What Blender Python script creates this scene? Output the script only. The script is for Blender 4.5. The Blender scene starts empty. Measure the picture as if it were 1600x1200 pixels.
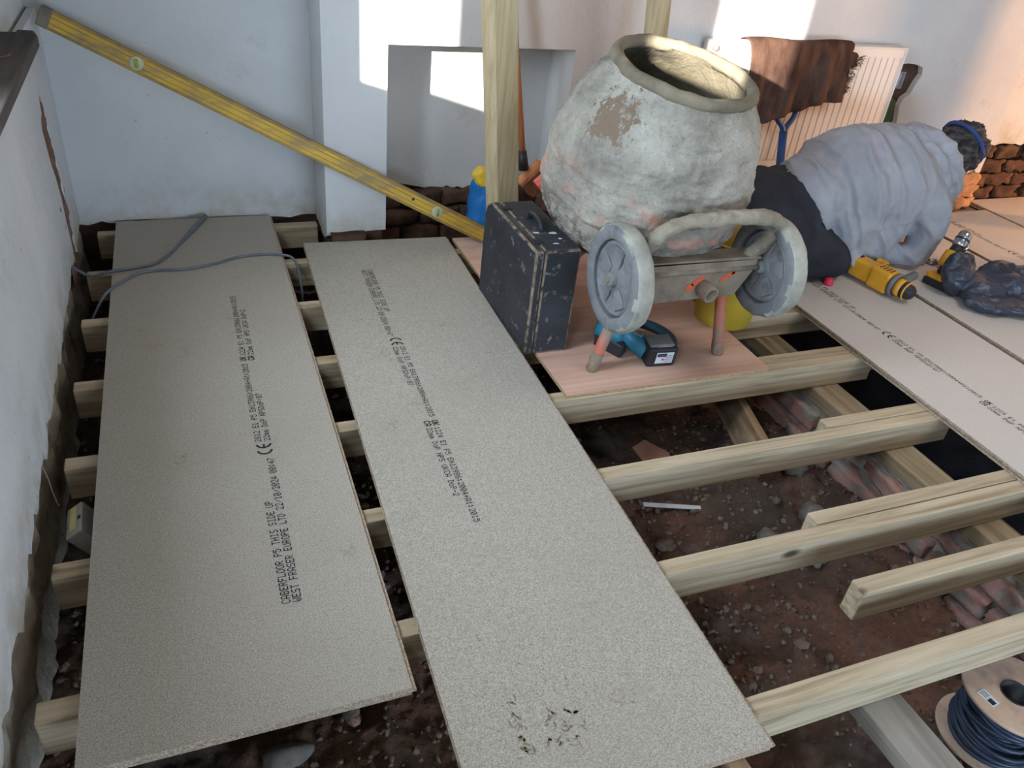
import bpy, bmesh, math, random
from mathutils import Vector, Matrix, noise
random.seed(7)
SC = bpy.context.scene
COL = SC.collection
PI = math.pi
V = Vector

# ------------------------------------------------------------------ camera
def make_camera():
    f, yaw, pitch, roll, h = 1241.6, 0.4295, 0.5830, -0.1194, 1.3908
    cy, sy, cp, sp = math.cos(yaw), math.sin(yaw), math.cos(pitch), math.sin(pitch)
    fwd = V((sy*cp, cy*cp, -sp)); right = V((cy, -sy, 0)); down = fwd.cross(right)
    c, s = math.cos(roll), math.sin(roll)
    r2 = c*right + s*down; d2 = -s*right + c*down
    cam = bpy.data.cameras.new('camera'); cam.sensor_width = 36; cam.lens = 36*f/1600
    cam.clip_start = 0.02; cam.clip_end = 100
    o = bpy.data.objects.new('camera', cam); COL.objects.link(o)
    m = Matrix((r2, -d2, -fwd)).transposed().to_4x4(); m.translation = (0, 0, h)
    o.matrix_world = m; SC.camera = o
make_camera()

# ------------------------------------------------------------------ world, sun, window light, exposure
def lin(c):
    return tuple((x/255/12.92 if x/255 <= .04045 else ((x/255+.055)/1.055)**2.4) for x in c)
W = bpy.data.worlds.new('world'); SC.world = W; W.use_nodes = True
bgn = W.node_tree.nodes['Background']; bgn.inputs[0].default_value = (.62, .76, 1, 1); bgn.inputs[1].default_value = 1.0
SUN_DIR = V((.70, .685, -.205))
def add_sun():
    l = bpy.data.lights.new('sun', 'SUN'); l.energy = 22; l.angle = math.radians(.7); l.color = (1, .93, .82)
    o = bpy.data.objects.new('sun', l); COL.objects.link(o); o.rotation_euler = SUN_DIR.to_track_quat('-Z', 'Y').to_euler(); o.location = (-4, -3, 3)
add_sun()
def area(name, loc, direction, sx, sy, power, color):
    l = bpy.data.lights.new(name, 'AREA'); l.shape = 'RECTANGLE'; l.size = sx; l.size_y = sy; l.energy = power; l.color = color
    o = bpy.data.objects.new(name, l); COL.objects.link(o); o.location = loc
    o.rotation_euler = V(direction).to_track_quat('-Z', 'Y').to_euler()
# daylight through the windows and door; the last two lamps are added fill
area('window_daylight', (-.70, 1.66, 1.55), (1, .05, -.12), .66, 1.1, 50, (.70, .85, 1))
area('window_daylight', (-.70, .12, 1.77), (1, .05, -.12), .74, .64, 36, (.70, .85, 1))
area('patio_door_daylight', (1.65, -2.35, .55), (-.30, 1, .04), 2.4, .8, 90, (.60, .79, 1))
area('side_light_daylight', (7.18, 1.45, .62), (-1, .40, 0), .14, .95, 200, (1, .50, .22))
area('added_side_room_fill', (7.15, -.7, 1.6), (-1, .35, -.25), 1.3, 1.2, 18, (1, .90, .82))  # no known window here; lamp added to brighten the right-hand boards
area('added_top_fill', (2.85, 1.0, 2.33), (0, 0, -1), .9, .9, 17, (1, .92, .86))  # made-up overhead lamp, lifts the right-hand boards
SC.view_settings.view_transform = 'Standard'; SC.view_settings.look = 'None'
SC.view_settings.gamma = 1; SC.view_settings.use_curve_mapping = False
SC.view_settings.exposure = 0.12

# ------------------------------------------------------------------ materials
def nt(name):
    m = bpy.data.materials.new(name); m.use_nodes = True
    t = m.node_tree; b = t.nodes['Principled BSDF']; return m, t, b
def N(t, kind, **kw):
    n = t.nodes.new(kind)
    for k, v in kw.items():
        if k in n.inputs.keys(): n.inputs[k].default_value = v
        else: setattr(n, k, v)
    return n
def coords(t, scale=(1, 1, 1), vary=True):
    tc = N(t, 'ShaderNodeTexCoord'); mp = N(t, 'ShaderNodeMapping'); mp.inputs['Scale'].default_value = scale
    if vary:
        oi = N(t, 'ShaderNodeObjectInfo'); mu = N(t, 'ShaderNodeMath', operation='MULTIPLY'); mu.inputs[1].default_value = 37.0
        t.links.new(oi.outputs['Random'], mu.inputs[0])
        ad = N(t, 'ShaderNodeVectorMath', operation='ADD'); t.links.new(tc.outputs['Object'], ad.inputs[0]); t.links.new(mu.outputs[0], ad.inputs[1])
        t.links.new(ad.outputs[0], mp.inputs[0])
    else: t.links.new(tc.outputs['Object'], mp.inputs[0])
    return mp.outputs[0]
def noise_n(t, vec, scale, detail=4, rough=.6, dist=0):
    n = N(t, 'ShaderNodeTexNoise'); n.inputs['Scale'].default_value = scale; n.inputs['Detail'].default_value = detail
    n.inputs['Roughness'].default_value = rough; n.inputs['Distortion'].default_value = dist
    t.links.new(vec, n.inputs['Vector']); return n.outputs['Fac']
def ramp(t, fac, stops):
    r = N(t, 'ShaderNodeValToRGB'); e = r.color_ramp.elements
    while len(e) < len(stops): e.new(.5)
    for el, (p, c) in zip(e, stops): el.position = p; el.color = (*lin(c), 1) if len(c) == 3 else c
    t.links.new(fac, r.inputs[0]); return r.outputs[0]
def bw(t, fac, a, b):
    return ramp(t, fac, [(a, (0, 0, 0, 1)), (b, (1, 1, 1, 1))])
def mixc(t, fac, a, b, mode='MIX'):
    m = N(t, 'ShaderNodeMix', data_type='RGBA', blend_type=mode)
    for i, s in ((0, fac), (6, a), (7, b)):
        if hasattr(s, 'is_linked') or hasattr(s, 'links'): t.links.new(s, m.inputs[i])
        elif isinstance(s, (int, float)): m.inputs[i].default_value = s
        else: m.inputs[i].default_value = (*lin(s), 1)
    return m.outputs[2]
def bump(t, b, h, strength=.4, dist=.01):
    n = N(t, 'ShaderNodeBump'); n.inputs['Strength'].default_value = strength; n.inputs['Distance'].default_value = dist
    t.links.new(h, n.inputs['Height']); t.links.new(n.outputs[0], b.inputs['Normal'])
def simple(name, c1, c2=None, scale=8, rough=.7, bmp=.25, bdist=.003, bscale=None, stretch=(1, 1, 1), metal=0, lo=.35, hi=.68, detail=5, dirt=None, dscale=5, dlo=.55, dhi=.7, spec=.4):
    m, t, b = nt(name); vec = coords(t, stretch)
    fac = noise_n(t, vec, scale, detail, .62)
    col = ramp(t, fac, [(lo, c1), (hi, c2 or c1)])
    if dirt:
        f2 = noise_n(t, vec, dscale, 6, .65); col = mixc(t, bw(t, f2, dlo, dhi), col, dirt)
    t.links.new(col, b.inputs['Base Color']); b.inputs['Roughness'].default_value = rough; b.inputs['Metallic'].default_value = metal
    b.inputs['Specular IOR Level'].default_value = spec
    if bmp: bump(t, b, noise_n(t, vec, bscale or scale*4, 5, .65), bmp, bdist)
    return m
def m_chip(name='chipboard_face', pale=0):
    m, t, b = nt(name); vec = coords(t)
    f = noise_n(t, vec, 400, 3, .75); g = noise_n(t, vec, 3, 4, .6); h = noise_n(t, vec, 900, 2, .7)
    c = ramp(t, f, [(.36, (112, 102, 90)), (.5, (171, 163, 150)), (.64, (212, 205, 193))])
    c = mixc(t, .35, c, ramp(t, h, [(.38, (122, 112, 100)), (.62, (208, 200, 188))]))
    c = mixc(t, bw(t, g, .5, .8), c, (160, 150, 136), 'MIX')
    mm = c.node
    d = noise_n(t, vec, 6, 6, .7); e = noise_n(t, vec, 90, 3, .6)
    mk = N(t, 'ShaderNodeMath', operation='MULTIPLY'); t.links.new(bw(t, d, .60, .68), mk.inputs[0]); t.links.new(bw(t, e, .5, .62), mk.inputs[1])
    mk2 = N(t, 'ShaderNodeMath', operation='MULTIPLY'); mk2.inputs[1].default_value = .45; t.links.new(mk.outputs[0], mk2.inputs[0])
    c = mixc(t, mk2.outputs[0], c, (120, 98, 72))
    sh = N(t, 'ShaderNodeMath', operation='MULTIPLY'); sh.inputs[1].default_value = .35; t.links.new(bw(t, g, .45, .75), sh.inputs[0])
    t.links.new(sh.outputs[0], mm.inputs[0])
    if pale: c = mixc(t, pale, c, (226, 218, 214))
    t.links.new(c, b.inputs['Base Color']); b.inputs['Roughness'].default_value = .62; b.inputs['Specular IOR Level'].default_value = .3
    bump(t, b, f, .12, .001); return m
def m_chipedge():
    m, t, b = nt('chipboard_edge'); vec = coords(t, (1, .5, 1))
    f = noise_n(t, vec, 240, 4, .8)
    t.links.new(ramp(t, f, [(.3, (104, 86, 70)), (.48, (172, 150, 128)), (.68, (220, 204, 182))]), b.inputs['Base Color'])
    b.inputs['Roughness'].default_value = .9; bump(t, b, f, .8, .003); return m
def m_wood(name, axis, base, dark, light, stain=None, knots=True, gs=1.0, green=0.0):
    m, t, b = nt(name)
    st = [22*gs]*3; st[axis] = 1.1*gs
    vec = coords(t, tuple(st))
    f = noise_n(t, vec, 1.0, 6, .62, .6)
    wv = N(t, 'ShaderNodeTexWave', wave_type='BANDS', bands_direction='Z' if axis != 2 else 'X'); wv.inputs['Scale'].default_value = .38; wv.inputs['Distortion'].default_value = 6.5
    wv.inputs['Detail'].default_value = 3; wv.inputs['Detail Scale'].default_value = .6; t.links.new(vec, wv.inputs['Vector'])
    c = ramp(t, f, [(.3, dark), (.52, base), (.72, light)])
    wf = N(t, 'ShaderNodeMath', operation='MULTIPLY'); wf.inputs[1].default_value = .3
    t.links.new(ramp(t, wv.outputs['Fac'], [(.0, (0, 0, 0, 1)), (.75, (.15, .15, .15, 1)), (1, (1, 1, 1, 1))]), wf.inputs[0])
    c = mixc(t, wf.outputs[0], c, dark)
    if knots:
        k = [5.5, 5.5, 5.5]; k[axis] = 2.6
        kv = coords(t, tuple(k)); vo = N(t, 'ShaderNodeTexVoronoi'); vo.inputs['Scale'].default_value = 1.15; t.links.new(kv, vo.inputs['Vector'])
        kf = ramp(t, vo.outputs['Distance'], [(.05, (1, 1, 1, 1)), (.12, (0, 0, 0, 1))])
        c = mixc(t, kf, c, tuple(int(x*.55) for x in dark))
    if stain:
        s = noise_n(t, coords(t, (2, 2, 2)), 1.6, 5, .65); c = mixc(t, bw(t, s, .52, .72), c, stain)
    t.links.new(c, b.inputs['Base Color']); b.inputs['Roughness'].default_value = .75; b.inputs['Specular IOR Level'].default_value = .25
    bump(t, b, f, .35, .002); return m
def m_plaster(name, base, tint, dirt=(150, 138, 120), dl=.60, dh=.78):
    m, t, b = nt(name); vec = coords(t, vary=False)
    g = noise_n(t, vec, 2.2, 5, .6); c = ramp(t, g, [(.3, tint), (.7, base)])
    d = noise_n(t, vec, 3.1, 7, .68); c = mixc(t, bw(t, d, dl, dh+.12), c, dirt)
    s = noise_n(t, vec, 46, 3, .6); c = mixc(t, bw(t, s, .70, .76), c, (165, 160, 152))
    # damp grime along the foot of the wall
    sz = N(t, 'ShaderNodeSeparateXYZ'); t.links.new(vec, sz.inputs[0]); mr = N(t, 'ShaderNodeMapRange'); mr.inputs['From Min'].default_value = .80; mr.inputs['From Max'].default_value = .62; t.links.new(sz.outputs['Z'], mr.inputs[0])
    gm = N(t, 'ShaderNodeMath', operation='MULTIPLY'); t.links.new(mr.outputs[0], gm.inputs[0]); t.links.new(ramp(t, noise_n(t, vec, 7, 6, .7), [(.38, (0, 0, 0, 1)), (.62, (.75, .75, .75, 1))]), gm.inputs[1]); c = mixc(t, gm.outputs[0], c, (166, 152, 126))
    t.links.new(c, b.inputs['Base Color']); b.inputs['Roughness'].default_value = .8; b.inputs['Specular IOR Level'].default_value = .25
    ad = N(t, 'ShaderNodeMath', operation='ADD'); h1 = noise_n(t, vec, 5, 4, .5); h2 = noise_n(t, vec, 60, 4, .6)
    ml = N(t, 'ShaderNodeMath', operation='MULTIPLY'); ml.inputs[1].default_value = .18; t.links.new(h2, ml.inputs[0])
    t.links.new(h1, ad.inputs[0]); t.links.new(ml.outputs[0], ad.inputs[1]); bump(t, b, ad.outputs[0], .45, .02); return m
def m_soil():
    m, t, b = nt('earth'); vec = coords(t, vary=False)
    a = noise_n(t, vec, 3.0, 6, .65); f = noise_n(t, vec, 55, 5, .7); s = noise_n(t, vec, 130, 3, .6)
    c = ramp(t, a, [(.34, (66, 60, 56)), (.48, (86, 69, 60)), (.62, (116, 84, 68)), (.74, (98, 86, 79))])
    c = mixc(t, bw(t, f, .5, .8), c, (62, 51, 45)); c = mixc(t, bw(t, s, .68, .74), c, (150, 138, 126))
    t.links.new(c, b.inputs['Base Color']); b.inputs['Roughness'].default_value = .95; b.inputs['Specular IOR Level'].default_value = .1
    bump(t, b, f, .8, .012); return m
def m_crust():
    m, t, b = nt('cement_crust'); vec = coords(t, vary=False)
    a = noise_n(t, vec, 4.5, 7, .68); f = noise_n(t, vec, 26, 6, .72); g = noise_n(t, vec, 90, 4, .65)
    sx = N(t, 'ShaderNodeSeparateXYZ'); t.links.new(vec, sx.inputs[0])
    c = ramp(t, a, [(.32, (128, 122, 112)), (.5, (168, 162, 150)), (.66, (194, 188, 176))])
    c = mixc(t, ramp(t, g, [(.55, (0, 0, 0, 1)), (.72, (.6, .6, .6, 1))]), c, (112, 108, 102))
    # red paint showing through in a band round the belly
    zr = N(t, 'ShaderNodeMapRange'); zr.inputs['From Min'].default_value = -.18; zr.inputs['From Max'].default_value = -.10; t.links.new(sx.outputs['Z'], zr.inputs[0])
    zr2 = N(t, 'ShaderNodeMapRange'); zr2.inputs['From Min'].default_value = .04; zr2.inputs['From Max'].default_value = -.03; t.links.new(sx.outputs['Z'], zr2.inputs[0])
    pk = noise_n(t, coords(t, (1, 1, 2.2), False), 7, 5, .65, .5)
    q = N(t, 'ShaderNodeMath', operation='MULTIPLY'); t.links.new(zr.outputs[0], q.inputs[0]); t.links.new(zr2.outputs[0], q.inputs[1])
    q2 = N(t, 'ShaderNodeMath', operation='MULTIPLY'); t.links.new(q.outputs[0], q2.inputs[0]); t.links.new(ramp(t, pk, [(.52, (0, 0, 0, 1)), (.66, (.75, .75, .75, 1))]), q2.inputs[1])
    c = mixc(t, q2.outputs[0], c, (206, 142, 122))
    # brown mottling low down where the crust has fallen off
    lw = N(t, 'ShaderNodeMapRange'); lw.inputs['From Min'].default_value = -.10; lw.inputs['From Max'].default_value = -.22; t.links.new(sx.outputs['Z'], lw.inputs[0])
    pits = noise_n(t, coords(t, (1, 1, .7), False), 17, 4, .7)
    q3 = N(t, 'ShaderNodeMath', operation='MULTIPLY'); t.links.new(lw.outputs[0], q3.inputs[0]); t.links.new(bw(t, pits, .48, .60), q3.inputs[1])
    c = mixc(t, q3.outputs[0], c, (84, 66, 60))
    sp = N(t, 'ShaderNodeVectorMath', operation='SUBTRACT'); sp.inputs[1].default_value = (-.262, -.105, .165); t.links.new(coords(t, (1, 1, 1), False), sp.inputs[0])
    sc_ = N(t, 'ShaderNodeVectorMath', operation='MULTIPLY'); sc_.inputs[1].default_value = (1, 1, .75); t.links.new(sp.outputs[0], sc_.inputs[0]); ln = N(t, 'ShaderNodeVectorMath', operation='LENGTH'); t.links.new(sc_.outputs[0], ln.inputs[0])
    bn = noise_n(t, coords(t, (1.6, 1.6, .7), False), 26, 5, .75); bsub = N(t, 'ShaderNodeMath', operation='MULTIPLY_ADD'); bsub.inputs[1].default_value = .30; bsub.inputs[2].default_value = -.092; t.links.new(bn, bsub.inputs[0])
    cmp_ = N(t, 'ShaderNodeMath', operation='LESS_THAN'); t.links.new(ln.outputs['Value'], cmp_.inputs[0]); t.links.new(bsub.outputs[0], cmp_.inputs[1])
    big = noise_n(t, coords(t, (1.3, 1.3, 1), False), 3.4, 5, .7); up = N(t, 'ShaderNodeMapRange'); up.inputs['From Min'].default_value = .05; up.inputs['From Max'].default_value = .12; t.links.new(sx.outputs['Z'], up.inputs[0])
    c = mixc(t, cmp_.outputs[0], c, (134, 116, 98))
    t.links.new(c, b.inputs['Base Color']); b.inputs['Roughness'].default_value = .95; b.inputs['Specular IOR Level'].default_value = .15
    ad = N(t, 'ShaderNodeMath', operation='ADD'); t.links.new(f, ad.inputs[0]); t.links.new(a, ad.inputs[1]); bump(t, b, ad.outputs[0], .9, .018); return m

M = {}
M['chip'] = m_chip(); M['chip_lit'] = m_chip('pale_lit_chipboard_face', .55); M['chip_edge'] = m_chipedge()  # pale copy for right-hand sheets; missing light there is put into the colour
M['joist'] = m_wood('treated_softwood', 0, (188, 170, 142), (142, 124, 98), (212, 196, 170), gs=1.5)
M['post'] = m_wood('post_softwood', 2, (186, 168, 134), (158, 138, 104), (204, 188, 158), gs=1.7)
M['oldtimber'] = m_wood('old_timber', 1, (150, 122, 92), (96, 76, 58), (176, 150, 118), stain=(120, 116, 106), knots=False)
M['plate'] = m_wood('wall_plate_timber', 1, (152, 132, 104), (98, 86, 66), (176, 160, 130), stain=(138, 138, 116))
M['greytimber'] = m_wood('dusty_timber', 1, (156, 148, 138), (120, 112, 104), (176, 168, 158), stain=(140, 134, 128), knots=False)
M['ply'] = m_wood('plywood_face', 0, (212, 172, 152), (192, 148, 126), (226, 192, 174), knots=False, gs=.5)
M['plyedge'] = simple('plywood_edge', (196, 168, 132), (150, 120, 88), 60, stretch=(1, 1, 8))
M['plaster'] = m_plaster('white_plaster', (206, 206, 205), (192, 193, 194))
M['plaster_left'] = m_plaster('white_plaster_window_wall', (216, 218, 220), (200, 203, 206), (178, 170, 156), .58, .82)
M['substrate'] = simple('exposed_masonry', (74, 56, 46), (104, 80, 64), 9, .95, .8, .012, 40, dirt=(58, 50, 46), dscale=4)
M['render'] = simple('old_render', (150, 138, 122), (178, 167, 150), 11, .95, .8, .01, 40, dirt=(96, 72, 56), dscale=5)
M['soil'] = m_soil()
M['pebble'] = simple('rubble_crumbs', (92, 74, 62), (120, 104, 92), 14, .95, .5, .004)
M['stone'] = simple('grey_stone', (98, 92, 86), (124, 117, 110), 16, .95, .5, .004)
M['brick'] = simple('old_brick', (148, 104, 94), (168, 128, 118), 16, .95, .8, .008, 60, dirt=(140, 130, 122), dscale=13, dlo=.46, dhi=.58)
M['mortar'] = simple('lime_mortar', (120, 114, 106), (148, 142, 132), 18, .95, .8, .008, 60, dirt=(92, 74, 66), dscale=7)
M['brownbrick'] = simple('brown_brick', (66, 44, 33), (92, 63, 46), 14, .95, .7, .008, 50, dirt=(60, 42, 32), dscale=6)
M['orangebrick'] = simple('orange_brick', (160, 116, 82), (184, 146, 114), 14, .95, .7, .008, 50, dirt=(120, 82, 56), dscale=7)
M['ink'] = simple('black_ink', (26, 26, 32), (44, 44, 52), 90, .8, 0)
M['crust'] = m_crust()
M['ceiling'] = simple('bare_ceiling_boards', (120, 108, 94), (104, 92, 80), 4, .9, 0)

# ------------------------------------------------------------------ mesh helpers
def new_bm(): return bmesh.new()
def add_mesh(bm, verts, faces, mi=0, smooth=False):
    vs = [bm.verts.new(v) for v in verts]
    for f in faces:
        try:
            fc = bm.faces.new([vs[i] for i in f]); fc.material_index = mi; fc.smooth = smooth
        except ValueError: pass
    return vs
BOXF = [(0, 3, 2, 1), (4, 5, 6, 7), (0, 1, 5, 4), (1, 2, 6, 5), (2, 3, 7, 6), (3, 0, 4, 7)]
def box(bm, x0, x1, y0, y1, z0, z1, mi=0):
    return add_mesh(bm, [(x0, y0, z0), (x1, y0, z0), (x1, y1, z0), (x0, y1, z0), (x0, y0, z1), (x1, y0, z1), (x1, y1, z1), (x0, y1, z1)], BOXF, mi)
def obox(bm, c, size, mat=None, mi=0):
    R = (mat or Matrix.Identity(3)).to_3x3(); h = [s/2 for s in size]; c = V(c)
    vs = [c + R @ V((sx*h[0], sy*h[1], sz*h[2])) for sx, sy, sz in [(-1, -1, -1), (1, -1, -1), (1, 1, -1), (-1, 1, -1), (-1, -1, 1), (1, -1, 1), (1, 1, 1), (-1, 1, 1)]]
    return add_mesh(bm, vs, BOXF, mi)
def smooth_path(pts, n=6):
    pts = [V(p) for p in pts]; out = []
    for i in range(len(pts)-1):
        p0 = pts[max(i-1, 0)]; p1 = pts[i]; p2 = pts[i+1]; p3 = pts[min(i+2, len(pts)-1)]
        for k in range(n):
            u = k/n; out.append(.5*((2*p1)+(-p0+p2)*u+(2*p0-5*p1+4*p2-p3)*u*u+(-p0+3*p1-3*p2+p3)*u**3))
    out.append(pts[-1]); return out
def tube(bm, pts, r, seg=10, caps=True, mi=0, flat=1.0):
    pts = [V(p) for p in pts]; n = len(pts); rs = r if isinstance(r, (list, tuple)) else [r]*n
    tang = []
    for i in range(n): tang.append((pts[min(i+1, n-1)]-pts[max(i-1, 0)]).normalized())
    up = V((0, 0, 1)) if abs(tang[0].z) < .9 else V((1, 0, 0))
    u = (up - tang[0]*up.dot(tang[0])).normalized(); rings = []
    for i in range(n):
        u = (u - tang[i]*u.dot(tang[i])).normalized(); w = tang[i].cross(u)
        rings.append([bm.verts.new(pts[i]+(u*math.cos(a)*flat+w*math.sin(a))*rs[i]) for a in [2*PI*k/seg for k in range(seg)]])
    for i in range(n-1):
        for k in range(seg):
            f = bm.faces.new((rings[i][k], rings[i][(k+1) % seg], rings[i+1][(k+1) % seg], rings[i+1][k])); f.smooth = True; f.material_index = mi
    if caps:
        for rg, rev in ((rings[0], True), (rings[-1], False)):
            f = bm.faces.new(list(reversed(rg)) if rev else rg); f.material_index = mi
def lathe(bm, prof, seg=32, mat=None, mi=0, disp=None):
    mt = mat or Matrix.Identity(4); rings = []
    for (r, z) in prof:
        if r < 1e-6: rings.append([bm.verts.new(mt @ V((0, 0, z)))])
        else:
            rg = []
            for k in range(seg):
                a = 2*PI*k/seg; p = V((r*math.cos(a), r*math.sin(a), z))
                if disp: p = disp(p)
                rg.append(bm.verts.new(mt @ p))
            rings.append(rg)
    for i in range(len(rings)-1):
        A, B = rings[i], rings[i+1]
        for k in range(seg):
            q = (k+1) % seg
            vs = ([A[0]] if len(A) == 1 else [A[k], A[q]]) + ([B[0]] if len(B) == 1 else [B[q], B[k]])
            if len(vs) >= 3:
                f = bm.faces.new(vs); f.smooth = True; f.material_index = mi
def frame_z(origin, zaxis, xhint=(1, 0, 0)):
    z = V(zaxis).normalized(); x = V(xhint); x = (x - z*x.dot(z)).normalized(); y = z.cross(x)
    m = Matrix((x, y, z)).transposed().to_4x4(); m.translation = V(origin); return m
def prism(bm, poly, mat, depth, mi=0):
    """poly in local xy, extruded along local z from 0 to depth"""
    n = len(poly); a = [bm.verts.new(mat @ V((x, y, 0))) for x, y in poly]; b = [bm.verts.new(mat @ V((x, y, depth))) for x, y in poly]
    f1 = bm.faces.new(list(reversed(a))); f2 = bm.faces.new(b); f1.material_index = f2.material_index = mi
    for i in range(n):
        f = bm.faces.new((a[i], a[(i+1) % n], b[(i+1) % n], b[i])); f.material_index = mi
def ellipsoid(bm, c, r, mat=None, seg=20, rings=12, mi=0):
    R = (mat or Matrix.Identity(3)).to_3x3(); c = V(c)
    vs = []; fs = []
    res = bmesh.ops.create_uvsphere(bm, u_segments=seg, v_segments=rings, radius=1)
    for v in res['verts']: v.co = c + R @ V((v.co.x*r[0], v.co.y*r[1], v.co.z*r[2]))
    for f in {f for v in res['verts'] for f in v.link_faces}: f.smooth = True; f.material_index = mi
def displace(bm, amt, scale, seed=0, along_normal=True):
    bm.normal_update()
    off = V((seed*3.1, seed*1.7, seed*2.3))
    for v in bm.verts:
        d = noise.fractal(v.co*scale+off, .8, 2.0, 5)*amt
        v.co += v.normal*d
def to_obj(name, bm, mats, parent=None, bevel=0, segs=1, smooth=None, recalc=True):
    if recalc: bmesh.ops.recalc_face_normals(bm, faces=bm.faces)
    if bevel:
        bmesh.ops.bevel(bm, geom=[e for e in bm.edges if len(e.link_faces) == 2 and e.calc_face_angle(0) > .5], offset=bevel, segments=segs, affect='EDGES', profile=.5)
    if smooth is not None:
        for f in bm.faces: f.smooth = smooth
    if not bm.verts: raise RuntimeError(name)
    me = bpy.data.meshes.new(name)
    o = bpy.data.objects.new(name, me); COL.objects.link(o)
    if parent is not None:
        chain = parent.matrix_basis.copy(); q = parent
        while q.parent: q = q.parent; chain = q.matrix_basis @ chain
        bmesh.ops.transform(bm, matrix=chain.inverted(), verts=bm.verts); o.parent = parent
    else:
        xs = [v.co for v in bm.verts]
        lo = V((min(v.x for v in xs), min(v.y for v in xs), min(v.z for v in xs))); hi = V((max(v.x for v in xs), max(v.y for v in xs), max(v.z for v in xs)))
        base = V(((lo.x+hi.x)/2, (lo.y+hi.y)/2, lo.z))
        bmesh.ops.translate(bm, vec=-base, verts=bm.verts); o.location = base
    bm.to_mesh(me); bm.free()
    for m in (mats if isinstance(mats, (list, tuple)) else [mats]): me.materials.append(m if not isinstance(m, str) else M[m])
    return o
def tag(o, label=None, cat=None, group=None, kind=None):
    if label: o['label'] = label
    if cat: o['category'] = cat
    if group: o['group'] = group
    if kind: o['kind'] = kind
    return o
def thing(name, label, cat, loc, rotz=0, group=None):
    o = bpy.data.objects.new(name, None); o.empty_display_size = .05; COL.objects.link(o); o.location = loc; o.rotation_euler = (0, 0, rotz)
    o.matrix_basis = Matrix.Translation(V(loc)) @ Matrix.Rotation(rotz, 4, 'Z')
    return tag(o, label, cat, group)
def struct(name, bm, mats, label=None, parent=None, **kw):
    o = to_obj(name, bm, mats, parent, **kw)
    if parent is None: o['kind'] = 'structure'
    if label: o['label'] = label
    return o

# ------------------------------------------------------------------ the room
def ragged(p, q, step=.025, amp=.012, seed=0):
    p, q = V((*p, 0)), V((*q, 0)); d = q-p; n = max(2, int(d.length/step)); nr = V((-d.y, d.x, 0)).normalized(); out = []
    for i in range(n+1):
        a = p+d*i/n; w = noise.fractal(V((a.x*9+seed*7.3, a.y*9, seed)), .7, 2, 4)*amp*1.6 + random.uniform(-1, 1)*amp*.25
        out.append((a.x+nr.x*w, a.y+nr.y*w))
    return out
MXZ = lambda y: Matrix(((1, 0, 0, 0), (0, 0, 1, y), (0, 1, 0, 0), (0, 0, 0, 1)))      # local (x,y,z)->(x, y0+z, y)
MYZ = lambda x: Matrix(((0, 0, -1, x), (1, 0, 0, 0), (0, 1, 0, 0), (0, 0, 0, 1)))     # local (y,z) polygon, extruded to -x
CEIL = 2.35
def rough_grid(bm, mat, w, h, nx, ny, amt, scale, seed):
    vs = [[None]*(ny+1) for _ in range(nx+1)]
    for i in range(nx+1):
        for j in range(ny+1):
            x, y = w*i/nx, h*j/ny; d = noise.fractal(V((x*scale+seed*5, y*scale, seed)), .7, 2, 5)*amt
            vs[i][j] = bm.verts.new(mat @ V((x, y, d)))
    for i in range(nx):
        for j in range(ny):
            f = bm.faces.new((vs[i][j], vs[i+1][j], vs[i+1][j+1], vs[i][j+1])); f.smooth = True
# back wall: masonry core
bm = new_bm()
box(bm, -.80, .74, 3.365, 3.75, -.6, CEIL)
box(bm, .52, .735, 3.10, 3.365, -.6, CEIL)
box(bm, .735, 1.53, 3.335, 3.75, -.6, CEIL); box(bm, .735, 1.53, 3.10, 3.335, .78, CEIL)
box(bm, 1.53, 4.09, 3.115, 3.75, -.6, CEIL)
wall_back = struct('wall_back', bm, 'substrate', 'white plastered back wall with a square alcove and hacked-off plaster at the foot')
def plaster_piece(poly, y, th, par=None, mat='plaster'):
    bm = new_bm(); prism(bm, poly, MXZ(y), th); return to_obj('plaster', bm, mat, par or wall_back)
plaster_piece(ragged((-.47, .012), (.515, .006), amp=.009, seed=1)+[(.515, CEIL), (-.47, CEIL)], 3.345, .022)
# pier front and its left cheek
plaster_piece(ragged((.50, .025), (.745, .035), amp=.008, seed=2)+[(.745, CEIL), (.50, CEIL)], 3.08, .022)
bm = new_bm(); prism(bm, ragged((3.10, .0), (3.35, .0), amp=.012, seed=3)+[(3.35, CEIL), (3.10, CEIL)], MYZ(.521), .021); to_obj('plaster', bm, 'plaster', wall_back)
# alcove back, cheeks, head
plaster_piece(ragged((.757, .16), (1.03, .115), amp=.010, seed=4)[:-1]+ragged((1.03, .115), (1.53, .15), amp=.018, seed=5)+[(1.530, .768), (.757, .768)], 3.315, .022)
bm = new_bm(); box(bm, .733, .745, 3.102, 3.335, .035, .768); to_obj('plaster', bm, 'plaster', wall_back)
bm = new_bm(); prism(bm, ragged((3.08, .24), (3.335, .2), amp=.01, seed=6)+[(3.335, .768), (3.08, .768)], MYZ(1.531), .015); to_obj('plaster', bm, 'plaster', wall_back)
plaster_piece([(.745, .768), (1.516, .768), (1.516, CEIL), (.745, CEIL)], 3.08, .022)
bm = new_bm(); box(bm, .745, 1.516, 3.102, 3.335, .766, .782); to_obj('plaster', bm, 'plaster', wall_back)
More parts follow.
